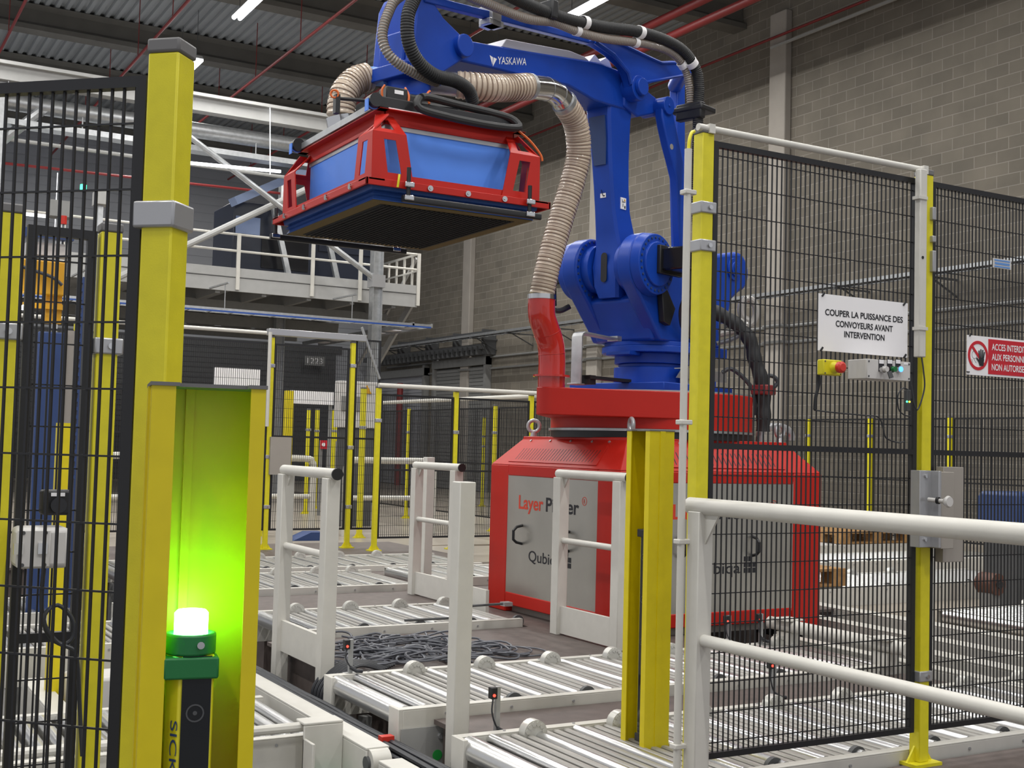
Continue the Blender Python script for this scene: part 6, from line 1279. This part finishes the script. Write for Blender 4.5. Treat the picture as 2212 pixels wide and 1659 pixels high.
# sensor tubes under the front and rear edges
def sensor_bar_x(y, z, x0, x1):
    mb = MB(); mb.prism(rrect(0, 0, 0.026, 0.034, 0.008), x0, x1, 'yz'); mb.v = [(p[0], p[1]+y, p[2]+z) for p in mb.v]; s = obj('sensor_bar', mb, 'black', gr)
    for x in (x0+0.03, x1-0.07):
        mb = MB(); mb.cyl((x, y-0.004, z), (x, y-0.004, 2.575), 0.011, n=10); obj('sensor_rod', mb, 'black', gr)
        for zz in (z+0.004, 2.488): mb = MB(); mb.box(x-0.026, x+0.026, y-0.025, y-0.008, zz-0.013, zz+0.013); obj('cross_clamp', mb, 'chrome', gr, bevel=0.004)
sensor_bar_x(GY0-0.012, 2.418, GX0+0.19, GX1-0.07); sensor_bar_x(GY1+0.03, 2.405, GX0-0.0, GX1-0.18)
mb = MB()
for k in range(5):
    x = GX0+0.10+0.215*k
    if k in (0, 4): continue
    mb = MB(); mb.cyl((x+0.03, GY0, 2.488), (x+0.03, GY0-0.010, 2.488), 0.015, n=14); mb.cyl((x+0.03, GY0-0.010, 2.488), (x+0.03, GY0-0.014, 2.488), 0.007, n=6); obj('rail_bolt', mb, 'chrome', gr)
for y in (5.72, 6.05, 6.38, 6.7): mb = MB(); mb.cyl((GX0, y, 2.488), (GX0-0.010, y, 2.488), 0.015, n=14); obj('rail_bolt', mb, 'chrome', gr)
p = at(862, 400, Y=GY0-0.03); mb = MB(); mb.tube(spline([(p.x, GY0-0.03, 2.53), (p.x-0.005, GY0-0.035, 2.50), (p.x-0.008, GY0-0.03, 2.46)], 0.006), 0.006, 8); obj('yellow_plug', mb, 'yellow', gr)
# beams and machinery on top
mb = MB(); mb.box(GX0+0.09, GX1-0.13, GY0+0.125, GY0+0.155, 2.895, 2.955); obj('top_beam', mb, 'black', gr, bevel=0.006)
mb = MB(); mb.box(GX0+0.16, GX0+0.40, GY0+0.121, GY0+0.126, 2.893, 2.901); mb.box(GX0+0.46, GX0+0.62, GY0+0.121, GY0+0.126, 2.893, 2.901); mb.box(GX1-0.20, GX1-0.13, GY0+0.121, GY0+0.126, 2.893, 2.901); obj('white_edge', mb, 'sign_white', gr)
mb = MB(); mb.box(GX0+0.09, GX1-0.13, GY1-0.155, GY1-0.125, 2.895, 2.955); obj('top_beam', mb, 'black', gr, bevel=0.006)
mb = MB()
for x in (GX0+0.10, GX1-0.19): mb = MB(); mb.box(x, x+0.03, GY0+0.16, GY1-0.16, 2.90, 2.935); obj('side_beam', mb, 'galv', gr)
mb = MB()
for y in (GY0+0.14, GY1-0.14): mb = MB(); mb.cyl((GX0+0.085, y-0.035, 2.925), (GX0+0.085, y+0.035, 2.925), 0.036, n=18); obj('belt_pulley', mb, 'black', gr)
mb = MB()
for y in (GY0+0.14, GY1-0.14): mb = MB(); mb.torus((GX0+0.085, y, 2.925), (0, 1, 0), 0.038, 0.005, 20, 6, -0.6, 2.4); mb.box(GX0+0.045, GX0+0.05, y-0.02, y+0.02, 2.87, 2.93); obj('belt', mb, 'blue_panel', gr)
mb = MB(); mb.box(GX0+0.2, GX1-0.22, GY0+0.25, GY1-0.25, 2.893, 2.935); obj('top_plate', mb, 'black', gr)
mb = MB(); oc = spline([(2.62, 5.60, 2.965), (2.60, 5.585, 2.93), (2.62, 5.575, 2.90), (2.75, 5.57, 2.885), (2.95, 5.57, 2.878), (3.12, 5.58, 2.885), (3.21, 5.60, 2.905), (3.18, 5.64, 2.955), (3.05, 5.66, 2.975), (2.85, 5.66, 2.985), (2.68, 5.63, 2.985), (2.62, 5.60, 2.965)], 0.02)
mb.tube(oc, 0.020, 10); obj('cable_chain', mb, 'rubber', gr)
mb = MB(); mb.box(2.55, 2.95, 5.78, 5.98, 2.94, 3.03); mb.box(2.98, 3.12, 5.82, 6.0, 2.94, 3.0); obj('valve_block', mb, 'black', gr, bevel=0.008)
mb = MB(); mb.box(2.48, 2.60, 5.70, 5.80, 2.965, 3.03); v_ = obj('valve_box', mb, 'black', gr, bevel=0.005)
mb = MB(); mb.box(2.525, 2.575, 5.698, 5.70, 2.995, 3.015); obj('valve_label', mb, 'sign_white', v_)
mb = MB(); mb.box(2.50, 2.62, 5.69, 5.78, 2.937, 2.962); mb.box(2.86, 2.98, 5.69, 5.78, 2.937, 2.96); obj('manifold', mb, 'clamp', gr)
mb = MB(); mb.cyl((2.66, 5.74, 2.965), (2.9, 5.74, 2.985), 0.022, n=10); mb.cyl((2.66, 5.80, 3.02), (2.92, 5.80, 3.03), 0.018, n=10); obj('pneumatic_cylinder', mb, 'black', gr)
mb = MB()
for pts in ([(2.60, 5.69, 2.95), (2.605, 5.70, 3.0), (2.60, 5.74, 3.05)], [(2.47, 5.70, 3.03), (2.455, 5.70, 3.0), (2.46, 5.70, 2.95)], [(3.20, 5.62, 2.90), (3.28, 5.60, 2.84), (3.335, 5.58, 2.77), (3.345, 5.575, 2.73)], [(2.72, 5.69, 2.97), (2.71, 5.70, 3.02), (2.75, 5.75, 3.06)]): mb.tube(spline(pts, 0.01), 0.006, 6)
obj('orange_cable', mb, 'orange_cable', gr)
mb = MB(); mb.cyl((2.34, 6.0, 3.01), (2.60, 5.95, 3.02), 0.010, n=8); mb.box(2.32, 2.345, 5.99, 6.03, 2.93, 3.03); sr = obj('side_sensor', mb, 'black', gr)
mb = MB(); mb.torus((2.315, 6.0, 3.03), (0.4, 0.9, 0), 0.02, 0.006, 14, 6); obj('sensor_cable', mb, 'orange_cable', gr)
mb = MB(); mb.cyl((2.84, 6.22, 2.93), (2.84, 6.22, 3.115), 0.10, n=28); mb.box(2.70, 2.98, 6.08, 6.36, 3.08, 3.115); obj('wrist_adapter', mb, 'black', gr)
# rear air inlet: pale pipe, elbow hose
W3 = lambda p: RB + RD*p.x + RN*p.y + Vector((0, 0, p.z))
HA = [W3(L_(842, 167, -0.05)), W3(L_(815, 165, -0.15)), W3(L_(790, 166, -0.2))]
mb = MB(); mb.tube(spline(HA, 0.02), 0.055, 20); obj('pale_pipe', mb, 'sign_blue', gr)
HB = [W3(L_(795, 166, -0.2)), W3(L_(768, 175, -0.22)), W3(L_(746, 198, -0.22)), W3(L_(738, 225, -0.22)), W3(L_(736, 252, -0.22))]
mb = corrugated(HB, 0.078, 0.03, 0.03, 20); obj('spiral_hose', mb, 'hose_beige', gr)
mb = coil(HB, 0.0790, 0.022, 0.0030); obj('hose_wire', mb, 'hose_wire', gr)
HC = [W3(L_(985, 183, 0.10)), W3(L_(950, 178, 0.05)), W3(L_(915, 175, 0.0)), W3(L_(880, 178, -0.1))]
mb = MB(); mb.tube(spline(HC, 0.02), 0.07, 18); obj('air_duct', mb, 'clamp', gr)
mb = MB(); mb.cyl(HB[4], (HB[4].x+0.02, HB[4].y, 2.93), 0.085, n=24); obj('hose_clamp', mb, 'chrome', gr)
